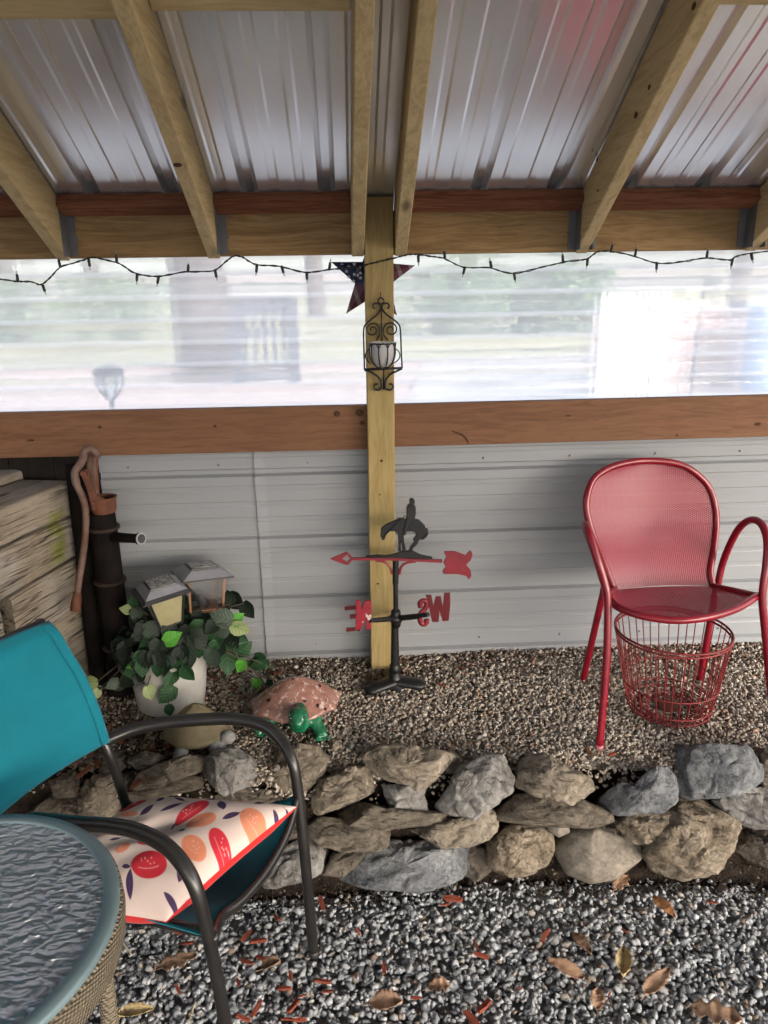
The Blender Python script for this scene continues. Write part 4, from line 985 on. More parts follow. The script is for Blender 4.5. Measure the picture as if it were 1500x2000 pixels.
# ------------------------------------------------------------------ red mesh armchair
def m_mesh(thr, col=(.235, .008, .027), rough=.42):
    t = NT('perforated_red_sheet'); c = t.coords(False); a = .0068
    sp = t.n('ShaderNodeSeparateXYZ'); t.put(sp, 0, c)
    u = sp.outputs[0]; v = t.math('ADD', sp.outputs[2], sp.outputs[1])
    k = 2*math.pi/a
    c1 = t.math('COSINE', t.math('MULTIPLY', u, k))
    c2 = t.math('COSINE', t.math('ADD', t.math('MULTIPLY', u, k/2), t.math('MULTIPLY', v, k*.866)))
    c3 = t.math('COSINE', t.math('SUBTRACT', t.math('MULTIPLY', u, k/2), t.math('MULTIPLY', v, k*.866)))
    s_ = t.math('ADD', c1, t.math('ADD', c2, c3)); hole = t.math('GREATER_THAN', s_, thr)
    b = t.bsdf(col, rough, 0, .4)
    tr = t.n('ShaderNodeBsdfTransparent'); mx = t.n('ShaderNodeMixShader'); t.put(mx, 0, hole)
    t.t.links.new(b, mx.inputs[1]); t.t.links.new(tr.outputs[0], mx.inputs[2]); return t.done(mx.outputs[0])
M['perf'] = m_mesh(1.65); M['perf_seat'] = m_mesh(2.3, (.34, .013, .045), .6)
cx_, cy_ = 1.02, 2.1
rc = thing('red_armchair', (cx_, cy_, bedz(cx_, cy_)), 'red metal armchair with rounded mesh back against the grey siding', 'chair')
def cp(px, py, Y): return at(px, py, y=Y + (px-1270)/1000*.22)
loop = [(1200,1152,2.235),(1180,1100,2.27),(1160,1050,2.31),(1147,1005,2.335),(1146,972,2.35),(1159,936,2.37),(1190,914,2.385),(1230,903,2.395),(1270,900,2.40),(1315,904,2.395),(1350,918,2.385),(1382,948,2.37),(1396,985,2.35),(1399,1025,2.335),(1393,1080,2.29),(1387,1115,2.26),(1392,1145,2.235)]
LP = smooth_path([cp(*p) for p in loop], 4)
half = len(LP)//2; Lft = LP[:half+1]; Rgt = LP[::-1][:half+1]
def backf(u, v):
    i = v*(half); a = int(min(half-1, i)); f = i-a
    l = Lft[a].lerp(Lft[a+1], f); r = Rgt[a].lerp(Rgt[a+1], f); p = l.lerp(r, u); p.y += .035*math.sin(math.pi*u)*(.4+.6*math.sin(math.pi*min(1, v+.1))); return p
def fp(px, py, z): return at(px, py, z=z)
front = smooth_path([fp(1187,1163,.772), fp(1207,1186,.775), fp(1250,1202,.775), fp(1300,1210,.772), fp(1340,1211,.772), fp(1390,1204,.772), fp(1440,1188,.772), fp(1479,1164,.770)], 4)
bl, br = LP[0], LP[-1]
def seatf(u, v):
    i = u*(len(front)-1); a = int(min(len(front)-2, i)); f = front[a].lerp(front[a+1], i-a); b = bl.lerp(br, u) + Vector((0, .035*math.sin(math.pi*u)*.4, 0))
    p = b.lerp(f, v); p.z -= .018*math.sin(math.pi*u)*math.sin(math.pi*min(1, v*1.05)); return p
obj('backrest', G().grid(backf, 22, 26), M['perf'], rc, smooth=True)
obj('seat', G().grid(seatf, 24, 18), M['perf_seat'], rc, smooth=True)
obj('back_frame', G().tube(LP, .0115, 12), M['red_paint'], rc, smooth=True)
rim = smooth_path([bl, bl.lerp(front[0], .5)], 2) + front + smooth_path([br.lerp(front[-1], .5), br], 2)
obj('seat_frame', G().tube(rim, .0115, 12), M['red_paint'], rc, smooth=True)
la = [(1180,1142,2.25),(1164,1090,2.25),(1150,1050,2.22),(1143,1026,2.16),(1148,1034,2.08),(1164,1085,2.035),(1180,1135,2.015),(1187,1180,2.0),(1184,1300,1.965)]
LA = smooth_path([at(a, b, y=c) for a, b, c in la] + [at(1170, 1464, z=.335)], 5)
ra = [(1402,1142,2.29),(1413,1095,2.29),(1438,1040,2.25),(1462,1017,2.20),(1485,1021,2.13),(1498,1052,2.08),(1497,1100,2.05),(1489,1165,2.03),(1494,1230,2.02)]
RA = smooth_path([at(a, b, y=c) for a, b, c in ra] + [at(1512, 1420, z=.335)], 5)
for A in (LA, RA):
    o = obj('arm_and_front_leg', G().tube(A, .0118, 12), M['red_paint'], rc, smooth=True)
    q = A[-1]; obj('foot_glide', G().lathe((q.x, q.y, q.z-.002), [(.013, 0), (.013, .018), (.012, .02)], 12), simple('worn_red_glide', (.42, .14, .16), .5), o, smooth='auto')
for (a, b) in ((cp(1182, 1140, 2.245), at(1137, 1335, z=.348)), (cp(1400, 1142, 2.255), at(1366, 1330, z=.348))):
    obj('rear_leg', G().tube(smooth_path([a, a.lerp(b, .5), b], 3), .0115, 12), M['red_paint'], rc, smooth=True)
# ------------------------------------------------------------------ red wire basket
bx, by = 1.030, 2.115; bz = bedz(bx, by)+.006
ba = thing('wire_basket', (bx, by, bz), 'rusty red tapered wire basket standing under the red armchair', 'basket')
def ringp(c, r, n=40): return [(c[0]+r*math.cos(a), c[1]+r*math.sin(a), c[2]) for a in np.linspace(0, 2*math.pi, n, endpoint=False)]
BH, RB, RTp = .285, .122, .177
def br_(h): return lerp(RB, RTp, (h/BH)**.75)
def brx(h): return .0 - .012*h/BH
for h in (BH, BH-.012): obj('rim', G().tube(ringp((bx-.012, by+.0, bz+h), br_(h)), .0036, 8, True), M['basket_red'], ba, smooth=True)
for h in (.105, .012, .035): obj('hoop', G().tube(ringp((bx+brx(h), by, bz+h), br_(h)+.002), .0024, 6, True), M['basket_red'], ba, smooth=True)
for k in range(36):
    a = 2*math.pi*k/36 + .02*math.sin(k*5)
    pts = [(bx+brx(h)+br_(h)*math.cos(a), by+br_(h)*math.sin(a), bz+h) for h in (BH+.003, .2, .105, .03, .0)] + [(bx+.5*RB*math.cos(a), by+.5*RB*math.sin(a), bz+.006)]
    obj('upright_wire', G().tube(smooth_path(pts, 2), .0019, 6), M['basket_red'], ba, smooth=True)
obj('base_plate', G().lathe((bx, by, bz+.006), [(.040, 0), (.040, .003), (.02, .006), (.008, .006)], 22), simple('rust_plate', (.10, .03, .022), .75, 0, .2, (.06, .02, .016), 40), ba, smooth='auto')
for r in (.085, .105): obj('base_ring', G().tube(ringp((bx, by, bz+.006), r), .0019, 6, True), M['basket_red'], ba, smooth=True)

# ------------------------------------------------------------------ old hand pump
PY = 2.36
def z7(x, y, Y=PY): return at(x/5, 860+y/5, y=Y)
pu = thing('hand_pump', (-.80, PY, bedz(-.8, PY)), 'old rusty cast-iron hand water pump with long curved lever in the dark corner', 'hand pump')
c = z7(1020, 700); zb_ = bedz(-.8, PY)
r1 = .036
g = G().lathe((c.x-.01, PY, zb_), [(.06, -.02), (.06, .02), (.046, .03), (.044, .20), (.043, c.z-zb_-.01), (.040, c.z-zb_)], 20); obj('barrel', g, M['pump_dark'], pu, smooth='auto')
for zz_ in (.16, .40, c.z-zb_-.06): obj('flange', G().lathe((c.x-.01, PY, zb_+zz_), [(.044, 0), (.052, .003), (.052, .012), (.044, .015)], 20), M['rust_dark'], pu, smooth='auto')
ct = z7(1030, 550); H = ct.z-c.z
g = G().lathe((c.x-.0, PY, c.z), [(.036, 0), (.037, .004), (.040, H*.3), (.041, H*.85), (.044, H*.93), (.044, H), (.037, H), (.035, H*.4)], 24, None, (True, True)); cup = obj('cup', g, M['rust_brown'], pu, smooth='auto')
# bracket rising from the cup's left side to the fulcrum
def slab(P, Y, d): return G().prism([z7(a, b, Y) for a, b in P], (0, d, 0))
g = slab([(905, 700), (880, 600), (840, 470), (800, 380), (780, 310), (800, 285), (835, 285), (860, 320), (868, 380), (900, 470), (935, 530), (985, 565), (1010, 570), (1010, 640)], PY-.038, .016); obj('bracket', g, M['rust_brown'], cup, bevel=.004)
g = slab([(895, 660), (850, 420), (840, 240), (860, 130), (900, 95), (935, 150), (930, 300), (945, 470), (965, 560)], PY-.012, .02); obj('link_arm', g, M['rust_lever'], pu, bevel=.005)
obj('piston_rod', G().tube([z7(945, 120, PY-.005), z7(935, 300, PY), z7(960, 560, PY)], .0065, 8), M['rust_brown'], pu, smooth=True)
lev = smooth_path([z7(x, y, Y) for x, y, Y in ((945, 150, PY-.02), (935, 115, PY-.025), (880, 85, PY-.03), (825, 110, PY-.035), (812, 180, PY-.04), (775, 245, PY-.045), (735, 310, PY-.05), (745, 420, PY-.055), (790, 520, PY-.06), (825, 620, PY-.065), (840, 760, PY-.07), (830, 960, PY-.075), (805, 1160, PY-.08), (775, 1350, PY-.085), (755, 1500, PY-.09))], 4)
nl = len(lev); lo_ = obj('lever', G().tube(lev, [.0125 if i < nl*.5 else .0105 for i in range(nl)], 10), M['rust_lever'], pu, smooth=True)
obj('lever_grip', G().tube([z7(757, 1490, PY-.09), z7(748, 1560, PY-.092), z7(735, 1660, PY-.094)], [.0115, .0155, .0165], 12), M['rust_brown'], lo_, smooth='auto')
obj('pivot_bolt', G().lathe(z7(822, 320, PY-.048), [(.010, 0), (.010, .012)], 6, Matrix.Rotation(R_(90), 3, 'X')), M['rust_brown'], pu)
sp0 = z7(1080, 945, PY-.01); sp1 = z7(1375, 960, PY-.10)
g = G().tube([sp0, sp0.lerp(sp1, .5), sp0.lerp(sp1, .93), sp0.lerp(sp1, .94), sp1], [.018, .0155, .015, .019, .019], 18); spo = obj('spout', g, M['pump_dark'], pu, smooth='auto')
dd = (sp1-sp0).normalized(); obj('spout_lip', G().tube([sp1+dd*.0, sp1+dd*.003], .0192, 20), simple('spout_rim_metal', (.30, .31, .33), .4, .4), spo, smooth='auto')
obj('spout_bore', G().tube([sp1+dd*.0035, sp1+dd*.0045], .0145, 18), M['lan_dark'], spo)
obj('drop_pipe', G().tube([(-.905, 2.40, zb_-.05), (-.885, 2.40, 1.16)], .030, 14), M['pump_dark'], pu, smooth='auto')
obj('stay', G().tube([z7(905, 700, PY+.01), z7(960, 1350, PY+.01), z7(990, 1800, PY+.01)], .010, 8), M['pump_dark'], pu, smooth=True)

# ------------------------------------------------------------------ white pot, ivy, two lanterns
qx, qy = -.625, 2.285; qz = bedz(qx, qy)-.005
pot = thing('planter_pot', (qx, qy, qz), 'plain white round planter pot half hidden under trailing ivy', 'pot')
obj('pot_body', G().lathe((qx, qy, qz), [(.100, 0), (.112, .008), (.122, .10), (.132, .225), (.134, .24), (.126, .24), (.122, .20)], 36, None, (True, False)), M['pot'], pot, smooth='auto')
obj('potting_soil', G().lathe((qx, qy, qz+.205), [(.121, 0), (.06, .012), (.01, .015)], 24), M['soil'], pot, smooth=True)
ivy = thing('ivy_plant', (qx, qy, qz+.21), 'trailing artificial ivy with dark and bright green leaves filling the white pot', 'ivy plant')
def m_leaf(name, a, b, vein):
    t = NT(name); c = t.coords(False); sp = t.n('ShaderNodeSeparateXYZ'); t.put(sp, 0, c)
    n = t.noise(t.coords(), 40, 4, .6); col = t.mix(n, a, b)
    ax = t.math('ABSOLUTE', sp.outputs[0]); mid = t.math('LESS_THAN', ax, .02)
    sv = t.math('SINE', t.math('MULTIPLY', t.math('SUBTRACT', sp.outputs[1], t.math('MULTIPLY', ax, .9)), 34))
    f = t.math('MAXIMUM', mid, t.math('MULTIPLY', t.math('GREATER_THAN', sv, .93), .6))
    col = t.mix(t.math('MULTIPLY', f, .6), col, vein)
    return t.done(t.bsdf(col, .55, 0, .22, t.bump(sv, .15, .02)))
LEAFM = {'b': m_leaf('leaf_bright', (.045, .19, .02), (.07, .26, .03), (.12, .33, .06)), 'd': m_leaf('leaf_dark', (.009, .036, .013), (.015, .055, .018), (.035, .085, .035)),
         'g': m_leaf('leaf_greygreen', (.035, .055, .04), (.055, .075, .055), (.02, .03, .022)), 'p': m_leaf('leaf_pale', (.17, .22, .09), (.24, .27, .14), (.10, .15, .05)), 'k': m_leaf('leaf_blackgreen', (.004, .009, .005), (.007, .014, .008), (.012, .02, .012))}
LEAFME = {}
for k, m in LEAFM.items():
    rows = [(0, .0), (.06, .22), (.18, .36), (.35, .42), (.55, .36), (.75, .22), (.9, .09), (1., .0)]
    V = []; F = []
    for j, (y_, w_) in enumerate(rows):
        back = -.10*max(0, 1-y_*5)*(1 if j else 0)
        for i, s_ in enumerate((-1, -.5, 0, .5, 1)):
            V.append((s_*w_, y_-.5+(back*abs(s_)*1.3), .22*abs(s_)*w_-.34*(y_-.42)**2))
    for j in range(len(rows)-1):
        for i in range(4): F.append((j*5+i, j*5+i+1, (j+1)*5+i+1, (j+1)*5+i))
    me = bpy.data.meshes.new('leaf'); me.from_pydata(V, [], F); me.update(); me.polygons.foreach_set('use_smooth', [True]*len(F)); me.materials.append(m); LEAFME[k] = me
rr = random.Random(11)
tips = []
def put_leaf(p, size, kind, aim=None, roll=None):
    """leaf facing roughly towards the open side of the shelter, tip aimed at an angle in the vertical plane"""
    a = R_(aim) if aim is not None else R_(rr.uniform(200, 340)); nrm = Vector((rr.uniform(-.4, .6), -1, rr.uniform(-.1, .8))).normalized()
    yv = Vector((math.cos(a), -.25, math.sin(a))); yv = (yv-nrm*yv.dot(nrm)).normalized(); xv = yv.cross(nrm)
    Mx = Matrix(((xv.x, yv.x, nrm.x), (xv.y, yv.y, nrm.y), (xv.z, yv.z, nrm.z))).to_4x4()
    o = bpy.data.objects.new('leaf', LEAFME[kind]); COL.objects.link(o); o.parent = ivy
    o.matrix_basis = Matrix.Translation(p-ivy.location) @ Mx @ Matrix.Scale(size, 4); tips.append(p - yv*size*.45)
IV = [(338,1245,34,'b',35,2.17),(263,1299,28,'b',190,2.17),(463,1208,30,'b',40,2.25),(470,1302,26,'b',240,2.25),(501,1337,22,'b',260,2.25),(527,1337,17,'d',270,2.26),(510,1294,36,'d',330,2.28),(478,1266,34,'d',30,2.28),(445,1297,42,'d',265,2.25),(431,1205,40,'g',150,2.22),(428,1232,36,'g',200,2.21),(471,1228,36,'p',330,2.24),(485,1193,34,'k',300,2.30),(462,1176,38,'k',320,2.32),(447,1166,28,'k',100,2.32),(288,1262,40,'d',200,2.19),(290,1229,38,'g',160,2.20),(268,1242,28,'g',200,2.22),(265,1202,26,'g',250,2.25),(245,1190,22,'p',160,2.26),(259,1176,24,'d',100,2.27),(368,1317,33,'d',300,2.15),(325,1358,38,'d',225,2.14),(293,1354,28,'p',290,2.14),(331,1325,36,'d',240,2.15),(176,1331,30,'p',180,2.20),(186,1357,22,'p',230,2.19),(219,1337,26,'g',200,2.19),(232,1340,26,'g',220,2.20),(331,1388,22,'d',280,2.13),(366,1285,50,'g',265,2.17),(388,1250,46,'k',300,2.20),(417,1251,46,'d',250,2.22),(417,1288,40,'g',270,2.20),(402,1228,40,'d',60,2.24),(360,1262,46,'k',280,2.18),(310,1290,44,'k',230,2.17),(500,1300,24,'d',190,2.27),(440,1185,30,'k',60,2.33),(350,1300,40,'k',250,2.17),(280,1320,40,'k',230,2.18),(250,1330,34,'k',210,2.19),(300,1200,34,'k',120,2.28),(395,1205,36,'k',90,2.28),(455,1250,38,'k',300,2.26),(470,1245,30,'d',330,2.27)]
for px, py, s_, kd, aim, Y in IV:
    p = at(px, py, y=Y); put_leaf(p, s_*1.15*(p-CAM).dot(FW)/FPX, kd, aim)
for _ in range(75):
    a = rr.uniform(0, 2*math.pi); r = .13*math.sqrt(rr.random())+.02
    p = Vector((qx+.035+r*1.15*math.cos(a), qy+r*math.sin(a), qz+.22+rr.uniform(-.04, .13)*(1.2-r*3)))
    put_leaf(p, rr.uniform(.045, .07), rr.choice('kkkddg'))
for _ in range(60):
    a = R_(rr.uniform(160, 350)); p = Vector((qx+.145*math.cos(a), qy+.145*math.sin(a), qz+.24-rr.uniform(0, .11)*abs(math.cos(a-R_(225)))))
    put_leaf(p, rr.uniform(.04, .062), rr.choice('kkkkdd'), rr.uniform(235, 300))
g = G(); crown = Vector((qx+.02, qy, qz+.22))
for p in tips[:len(IV)]:
    m = crown.lerp(p, .55)+Vector((0, -.01, .03)); g.tube(smooth_path([crown+Vector((rr.uniform(-.03, .03), rr.uniform(-.03, .03), 0)), m, p], 4), [.0022]*8+[.0014], 5)
obj('stem', g, simple('ivy_stem', (.05, .04, .022), .7), ivy, smooth=True)
def lantern(base_px, Y, w_px, h_px, yaw, tilt, flat, label):
    c = at(base_px[0], base_px[1], y=Y); u = (c-CAM).dot(FW)/FPX; W_ = w_px*u/2; H = h_px*u
    t = thing('solar_lantern', (c.x, c.y, c.z-.16), label, 'solar lantern', 'solar lanterns stuck in the pot')
    Mx = Matrix.Rotation(R_(tilt[1]), 3, 'Y') @ Matrix.Rotation(R_(tilt[0]), 3, 'X') @ Matrix.Rotation(R_(yaw), 3, 'Z')
    def pt(x, y, z): return c + Mx @ Vector((x, y, z))
    def frus(g, w0, z0, w1, z1):
        A = [pt(-w0, -w0, z0), pt(w0, -w0, z0), pt(w0, w0, z0), pt(-w0, w0, z0)]; B = [pt(-w1, -w1, z1), pt(w1, -w1, z1), pt(w1, w1, z1), pt(-w1, w1, z1)]; return g.hexa(A, B)
    wt = W_*.70; wb = W_*(.46 if not flat else .64); post = M['lan_dark'] if not flat else M['copper']
    obj('base', frus(frus(G(), wb*1.02, -.010, wb*1.06, 0), wb*.5, -.03, wb*.55, -.010), M['lan_dark'] if not flat else M['copper'], t, bevel=.001)
    obj('stake', G().tube([pt(0, 0, -.03), pt(0, 0, -.16)], .008, 10), M['lan_dark'], t, smooth='auto')
    s2 = .0045
    for i, j in ((-1, -1), (1, -1), (1, 1), (-1, 1)):
        g = G().tube([pt(i*wb, j*wb, 0), pt(i*wt, j*wt, H)], s2, 4); obj('corner_post', g, post, t)
    pane = M['lan_cream'] if not flat else M['clear_glass']
    for q in range(4):
        R2 = Matrix.Rotation(q*math.pi/2, 3, 'Z')
        def pp(x, y, z):
            v = R2 @ Vector((x, y, z)); return pt(*v)
        d = .0025
        A = [pp(-wb+.003, -wb, .002), pp(wb-.003, -wb, .002), pp(wt-.003, -wt, H-.001), pp(-wt+.003, -wt, H-.001)]; B = [pp(-wb+.003, -wb+d, .002), pp(wb-.003, -wb+d, .002), pp(wt-.003, -wt+d, H-.001), pp(-wt+.003, -wt+d, H-.001)]
        obj('pane', G().hexa(A, B), pane, t)
    g = G(); frus(g, W_, H, W_, H+.005)
    if not flat: frus(g, W_*.92, H+.005, W_*.86, H+.012)
    ro_ = obj('roof_edge', g, M['lan_dark'], t, bevel=.001)
    rt = obj('roof', frus(G(), W_*(.86 if not flat else .985), H+(.012 if not flat else .0052), W_*.56, H+.028), M['lan_top'], t, bevel=.001)
    obj('cell_frame', frus(G(), W_*.55, H+.0282, W_*.53, H+.034), M['lan_dark'], rt, bevel=.0008)
    obj('solar_cell', frus(G(), W_*.47, H+.0343, W_*.47, H+.0355), M['solar'], rt)
    if flat: obj('inner_lamp', G().lathe(c, [(.012, 0), (.014, .02), (.004, .035)], 12), M['lan_top'], t, smooth='auto')
lantern((329, 1212), 2.225, 94, 64, 28, (4, -5), False, 'black solar lantern with cream panes and tapered body in the pot')
lantern((396, 1182), 2.33, 98, 62, 26, (-6, 2), True, 'solar lantern with clear glass and copper posts behind the cream one')

# ------------------------------------------------------------------ turtles
def remesh(o, vx, sm=4):
    m = o.modifiers.new('skin', 'REMESH'); m.mode = 'VOXEL'; m.voxel_size = vx; m.use_smooth_shade = True
    s_ = o.modifiers.new('soft', 'SMOOTH'); s_.factor = .5; s_.iterations = sm
def shell(c, rx, ry, h, yaw, wav, k):
    V = []; F = []; NA, NR = 40, 14; Mz = Matrix.Rotation(R_(yaw), 3, 'Z')
    for i in range(NR+1):
        t = i/NR
        for j in range(NA):
            a = 2*math.pi*j/NA; rim = 1+wav*math.sin(a*9+1)*t**4 + wav*.6*math.sin(a*4+k)
            rr_ = t*rim; z = h*(.62*(1-t**2.1)+.38*(1-sstep(-.3, 1.02, t))/(1-sstep(-.3, 1.02, 0))) + wav*.35*t**6*.3*math.sin(a*5+k) + .006*max(0, 1-abs(math.sin(a))*4)*t*(1-t)*4 + .004*noise.noise(Vector((math.cos(a)*t*6, math.sin(a)*t*6, k)))
            V.append(Vector(c)+Mz @ Vector((rx*rr_*math.cos(a), ry*rr_*math.sin(a), z)))
    for i in range(NR):
        for j in range(NA): F.append((i*NA+j, i*NA+(j+1) % NA, (i+1)*NA+(j+1) % NA, (i+1)*NA+j))
    n = len(V)
    for j in range(NA):
        a = 2*math.pi*j/NA; V.append(Vector(c)+Mz @ Vector((rx*.8*math.cos(a), ry*.8*math.sin(a), -.02)))
    for j in range(NA): F.append((NR*NA+j, NR*NA+(j+1) % NA, n+(j+1) % NA, n+j))
    F.append(tuple(n+j for j in range(NA))[::-1])
    return G().add(V, F)
t1 = Vector((-.195, 2.165, bedz(-.2, 2.15)))
tu = thing('turtle_figurine', t1, 'glazed turtle figurine with pinkish speckled shell and green head on the pea gravel', 'turtle figurine')
def m_shell():
    t = NT('pink_speckled_glaze'); c = t.coords()
    n = t.noise(c, 30, 4, .6); base = t.mix(t.ramp(n, [(.35, 0.), (.65, 1.)]), (.23, .105, .082), (.30, .16, .13))
    dk = t.ramp(t.math('ADD', t.voro(c, 30), t.math('MULTIPLY', t.noise(c, 90, 2), .12)), [(.27, 1.), (.30, 0.)]); dk = t.math('MULTIPLY', dk, t.ramp(t.noise(c, 14, 2), [(.44, 0.), (.48, 1.)])); base = t.mix(dk, base, (.035, .010, .010))
    wt = t.ramp(t.noise(c, 46, 4, .7), [(.55, 0.), (.62, 1.)]); base = t.mix(t.math('MULTIPLY', wt, .6), base, (.72, .60, .56))
    return t.done(t.bsdf(base, .18, 0, .6, t.bump(t.noise(c, 40, 4), .35, .01), Coat_Weight=.3))
obj('shell', shell(t1+Vector((0, 0, .05)), .146, .125, .086, 10, .035, 1.), m_shell(), tu, smooth=True)
M['t_green'] = simple('green_glaze', (.012, .16, .07), .18, 0, .6, (.004, .07, .03), 55, .35, 60, .006, Coat_Weight=.3)
hp = at(583, 1399, y=2.035); fp_ = at(630, 1440, y=2.035)
g = G().ell(hp, (.033, .040, .030)).ell(hp+Vector((-.002, -.028, -.006)), (.022, .022, .020)).ell(hp+Vector((0, .05, -.012)), (.03, .06, .03)).ell(hp+Vector((0, .02, -.03)), (.036, .05, .03))
g.ell(t1+Vector((0, -.02, .045)), (.09, .09, .035))
g.tube(smooth_path([t1+Vector((.05, -.06, .045)), t1+Vector((.065, -.10, .03)), fp_+Vector((-.012, .02, .02)), fp_+Vector((0, -.012, .006))], 4), [.026]*5+[.022]*5+[.020]*3, 10)
for k in range(4): g.tube([fp_+Vector((-.014+.009*k, -.005, .008)), fp_+Vector((-.020+.013*k, -.028, .004))], [.007, .004], 6)
g.tube(smooth_path([t1+Vector((-.05, -.06, .04)), t1+Vector((-.09, -.10, .03)), t1+Vector((-.115, -.12, .008))], 4), .02, 10)
g.tube([t1+Vector((-.07, .06, .03)), t1+Vector((-.10, .10, .01))], .02, 10).tube([t1+Vector((.07, .06, .03)), t1+Vector((.10, .10, .01))], .02, 10)
o = obj('body', g, M['t_green'], tu, smooth=True); remesh(o, .0042)
for s_ in (-1, 1):
    obj('eye', G().ell(hp+Vector((s_*.021-.002, -.026, .010)), (.0055, .0055, .0055), None, 10, 7), simple('eye_dark', (.01, .012, .01), .1, 0, .7), tu, smooth=True)
t2 = Vector((-.49, 2.03, bedz(-.49, 2.03)))
tb = thing('turtle_figurine', t2, 'weathered beige stone turtle figurine in front of the white pot', 'turtle figurine')
obj('shell', shell(t2+Vector((0, 0, .055)), .100, .090, .095, 0, .012, 2.), simple('beige_shell', (.14, .115, .068), .7, 0, .3, (.09, .075, .045), 14, .4, 60, .006), tb, smooth=True)
g = G().ell(t2+Vector((0, 0, .045)), (.07, .065, .035))
for a in ((.055, -.05, .04, .085, -.075, .012), (-.03, -.055, .04, -.045, -.095, .006), (.05, .05, .04, .08, .08, .01), (-.05, .05, .04, -.08, .08, .01)):
    g.tube([t2+Vector(a[:3]), t2+(Vector(a[:3])+Vector(a[3:]))/2, t2+Vector(a[3:])], [.022, .02, .016], 10)
g.ell(t2+Vector((.098, -.04, .052)), (.026, .023, .021)).tube([t2+Vector((.05, -.02, .05)), t2+Vector((.09, -.038, .052))], .017, 10)
o = obj('body', g, simple('grey_stone_body', (.13, .13, .13), .8, 0, .3, (.30, .30, .30), 30, .5, 60, .006), tb, smooth=True); remesh(o, .004)

# ------------------------------------------------------------------ turquoise sling chair
sc = thing('sling_chair', (-.38, 1.47, 0), 'turquoise sling patio armchair with dark metal frame beside the glass table', 'chair')
farA = [(205,1447,.600),(262,1424,.612),(330,1411,.620),(400,1405,.626),(455,1404,.628),(510,1415,.620),(545,1441,.600),(570,1485,.558),(582,1545,.48)]
FA = smooth_path([at(a, b, z=c) for a, b, c in farA] + [at(598, 1700, y=1.565), at(613, 1866, z=0.0)], 5)
nearA = [(60,1600,.606),(150,1609,.612),(215,1613,.616),(270,1624,.616),(325,1653,.602),(365,1700,.565),(390,1760,.505)]
NA_ = smooth_path([at(a, b, z=c) for a, b, c in nearA] + [at(418, 1880, y=1.225), at(440, 2000, y=1.218), Vector((-.285, 1.205, 0))], 5)
def arm_obj(path):
    n = len(path); o = obj('arm_and_front_leg', G().tube(path, [.0165 if i < n*.55 else lerp(.0165, .0138, min(1, (i-n*.55)/(n*.15))) for i in range(n)], 14, flat=((0, 0, 1), 1.0)), M['frame_dark'], sc, smooth=True)
    e = path[-1]; obj('foot_cap', G().lathe((e.x, e.y, e.z-.004), [(.0155, 0), (.0155, .02), (.014, .022)], 14), M['lan_dark'], o, smooth='auto')
arm_obj(FA); arm_obj(NA_)
wv_ = Vector((-.185, -.36, 0))
upF = [at(247, 1575, z=.39), at(203, 1449, z=.60), at(140, 1318, z=.765)+Vector((-.045, .05, 0)), at(80, 1222, z=.92)+Vector((-.012, .02, 0))]
upN = [p+wv_ for p in upF]
for U_ in (upF, upN): obj('back_upright', G().tube(smooth_path(U_, 4), .0125, 12), M['frame_dark'], sc, smooth=True)
fr0 = at(582, 1556, z=.465); fr1 = Vector((-.304, 1.222, .43))
front_rail = smooth_path([fr0, at(562, 1625, z=.415), at(525, 1695, z=.385), at(475, 1757, z=.378), at(432, 1793, z=.39), fr1+Vector((0, 0, -.015))], 4)
obj('front_rail', G().tube(front_rail, .0135, 12, flat=((0, 0, 1), .7)), M['frame_dark'], sc, smooth=True)
rearF, rearN = upF[0], upN[0]+Vector((.03, .10, 0))
for a, b in ((rearF, fr0+Vector((0, 0, -.03))), (rearN, fr1+Vector((-.02, .03, -.02)))): obj('side_rail', G().tube(smooth_path([a, a.lerp(b, .5)+Vector((0, 0, -.012)), b], 3), .0115, 10), M['frame_dark'], sc, smooth=True)
for a in (rearF, rearN):
    obj('rear_leg', G().tube([a, Vector((a.x-.10, a.y+.0, .01))], .0125, 12), M['frame_dark'], sc, smooth=True)
nfr = len(front_rail)-1
def seat_s(u, v):      # u far->near, v rear->front
    i = u*nfr; k = int(min(nfr-1, i)); f = front_rail[k].lerp(front_rail[k+1], i-k)+Vector((-.004, .002, .006)); r = rearF.lerp(rearN, u)
    p = r.lerp(f, v); p.z -= .030*(1-u)**2*math.sin(math.pi*v)**.5; p.z -= .035*math.sin(math.pi*u)*math.sin(math.pi*min(1, v)); return p
obj('seat_sling', G().grid(seat_s, 20, 20), M['teal'], sc, smooth=True, solid=.003)
TL = at(88, 1216, z=.935); BLw = at(203, 1452, z=.575)
tl2 = TL + Vector((-.19, -.33, -.01)); bl2 = BLw + Vector((-.20, -.26, -.035))
def back_s(u, v):      # u far->near edge, v bottom->top
    e = smooth_edge(v)-wv_*.02; n_ = e + wv_*1.0
    p = e.lerp(n_, u); p += Vector((-.045, .03, 0))*math.sin(math.pi*u)*(.5+.5*v); p.z -= .015*math.sin(math.pi*u)*v
    return p
edge_pts = smooth_path([at(209, 1452, z=.608), at(188, 1385, z=.70), at(160, 1320, z=.79), at(130, 1270, z=.865), at(112, 1239, z=.915), at(90, 1215, z=.942)], 4)
def smooth_edge(v):
    i = v*(len(edge_pts)-1); k = int(min(len(edge_pts)-2, i)); return edge_pts[k].lerp(edge_pts[k+1], i-k)
obj('back_sling', G().grid(back_s, 18, 22), M['teal'], sc, smooth=True, solid=.004)
def hem_s(u, v): return back_s(.004+u*.055, .004+v*.99)+Vector((.0045, -.002, 0))
bs_ = obj('hem', G().grid(hem_s, 4, 22), M['teal'], sc, smooth=True, solid=.002)
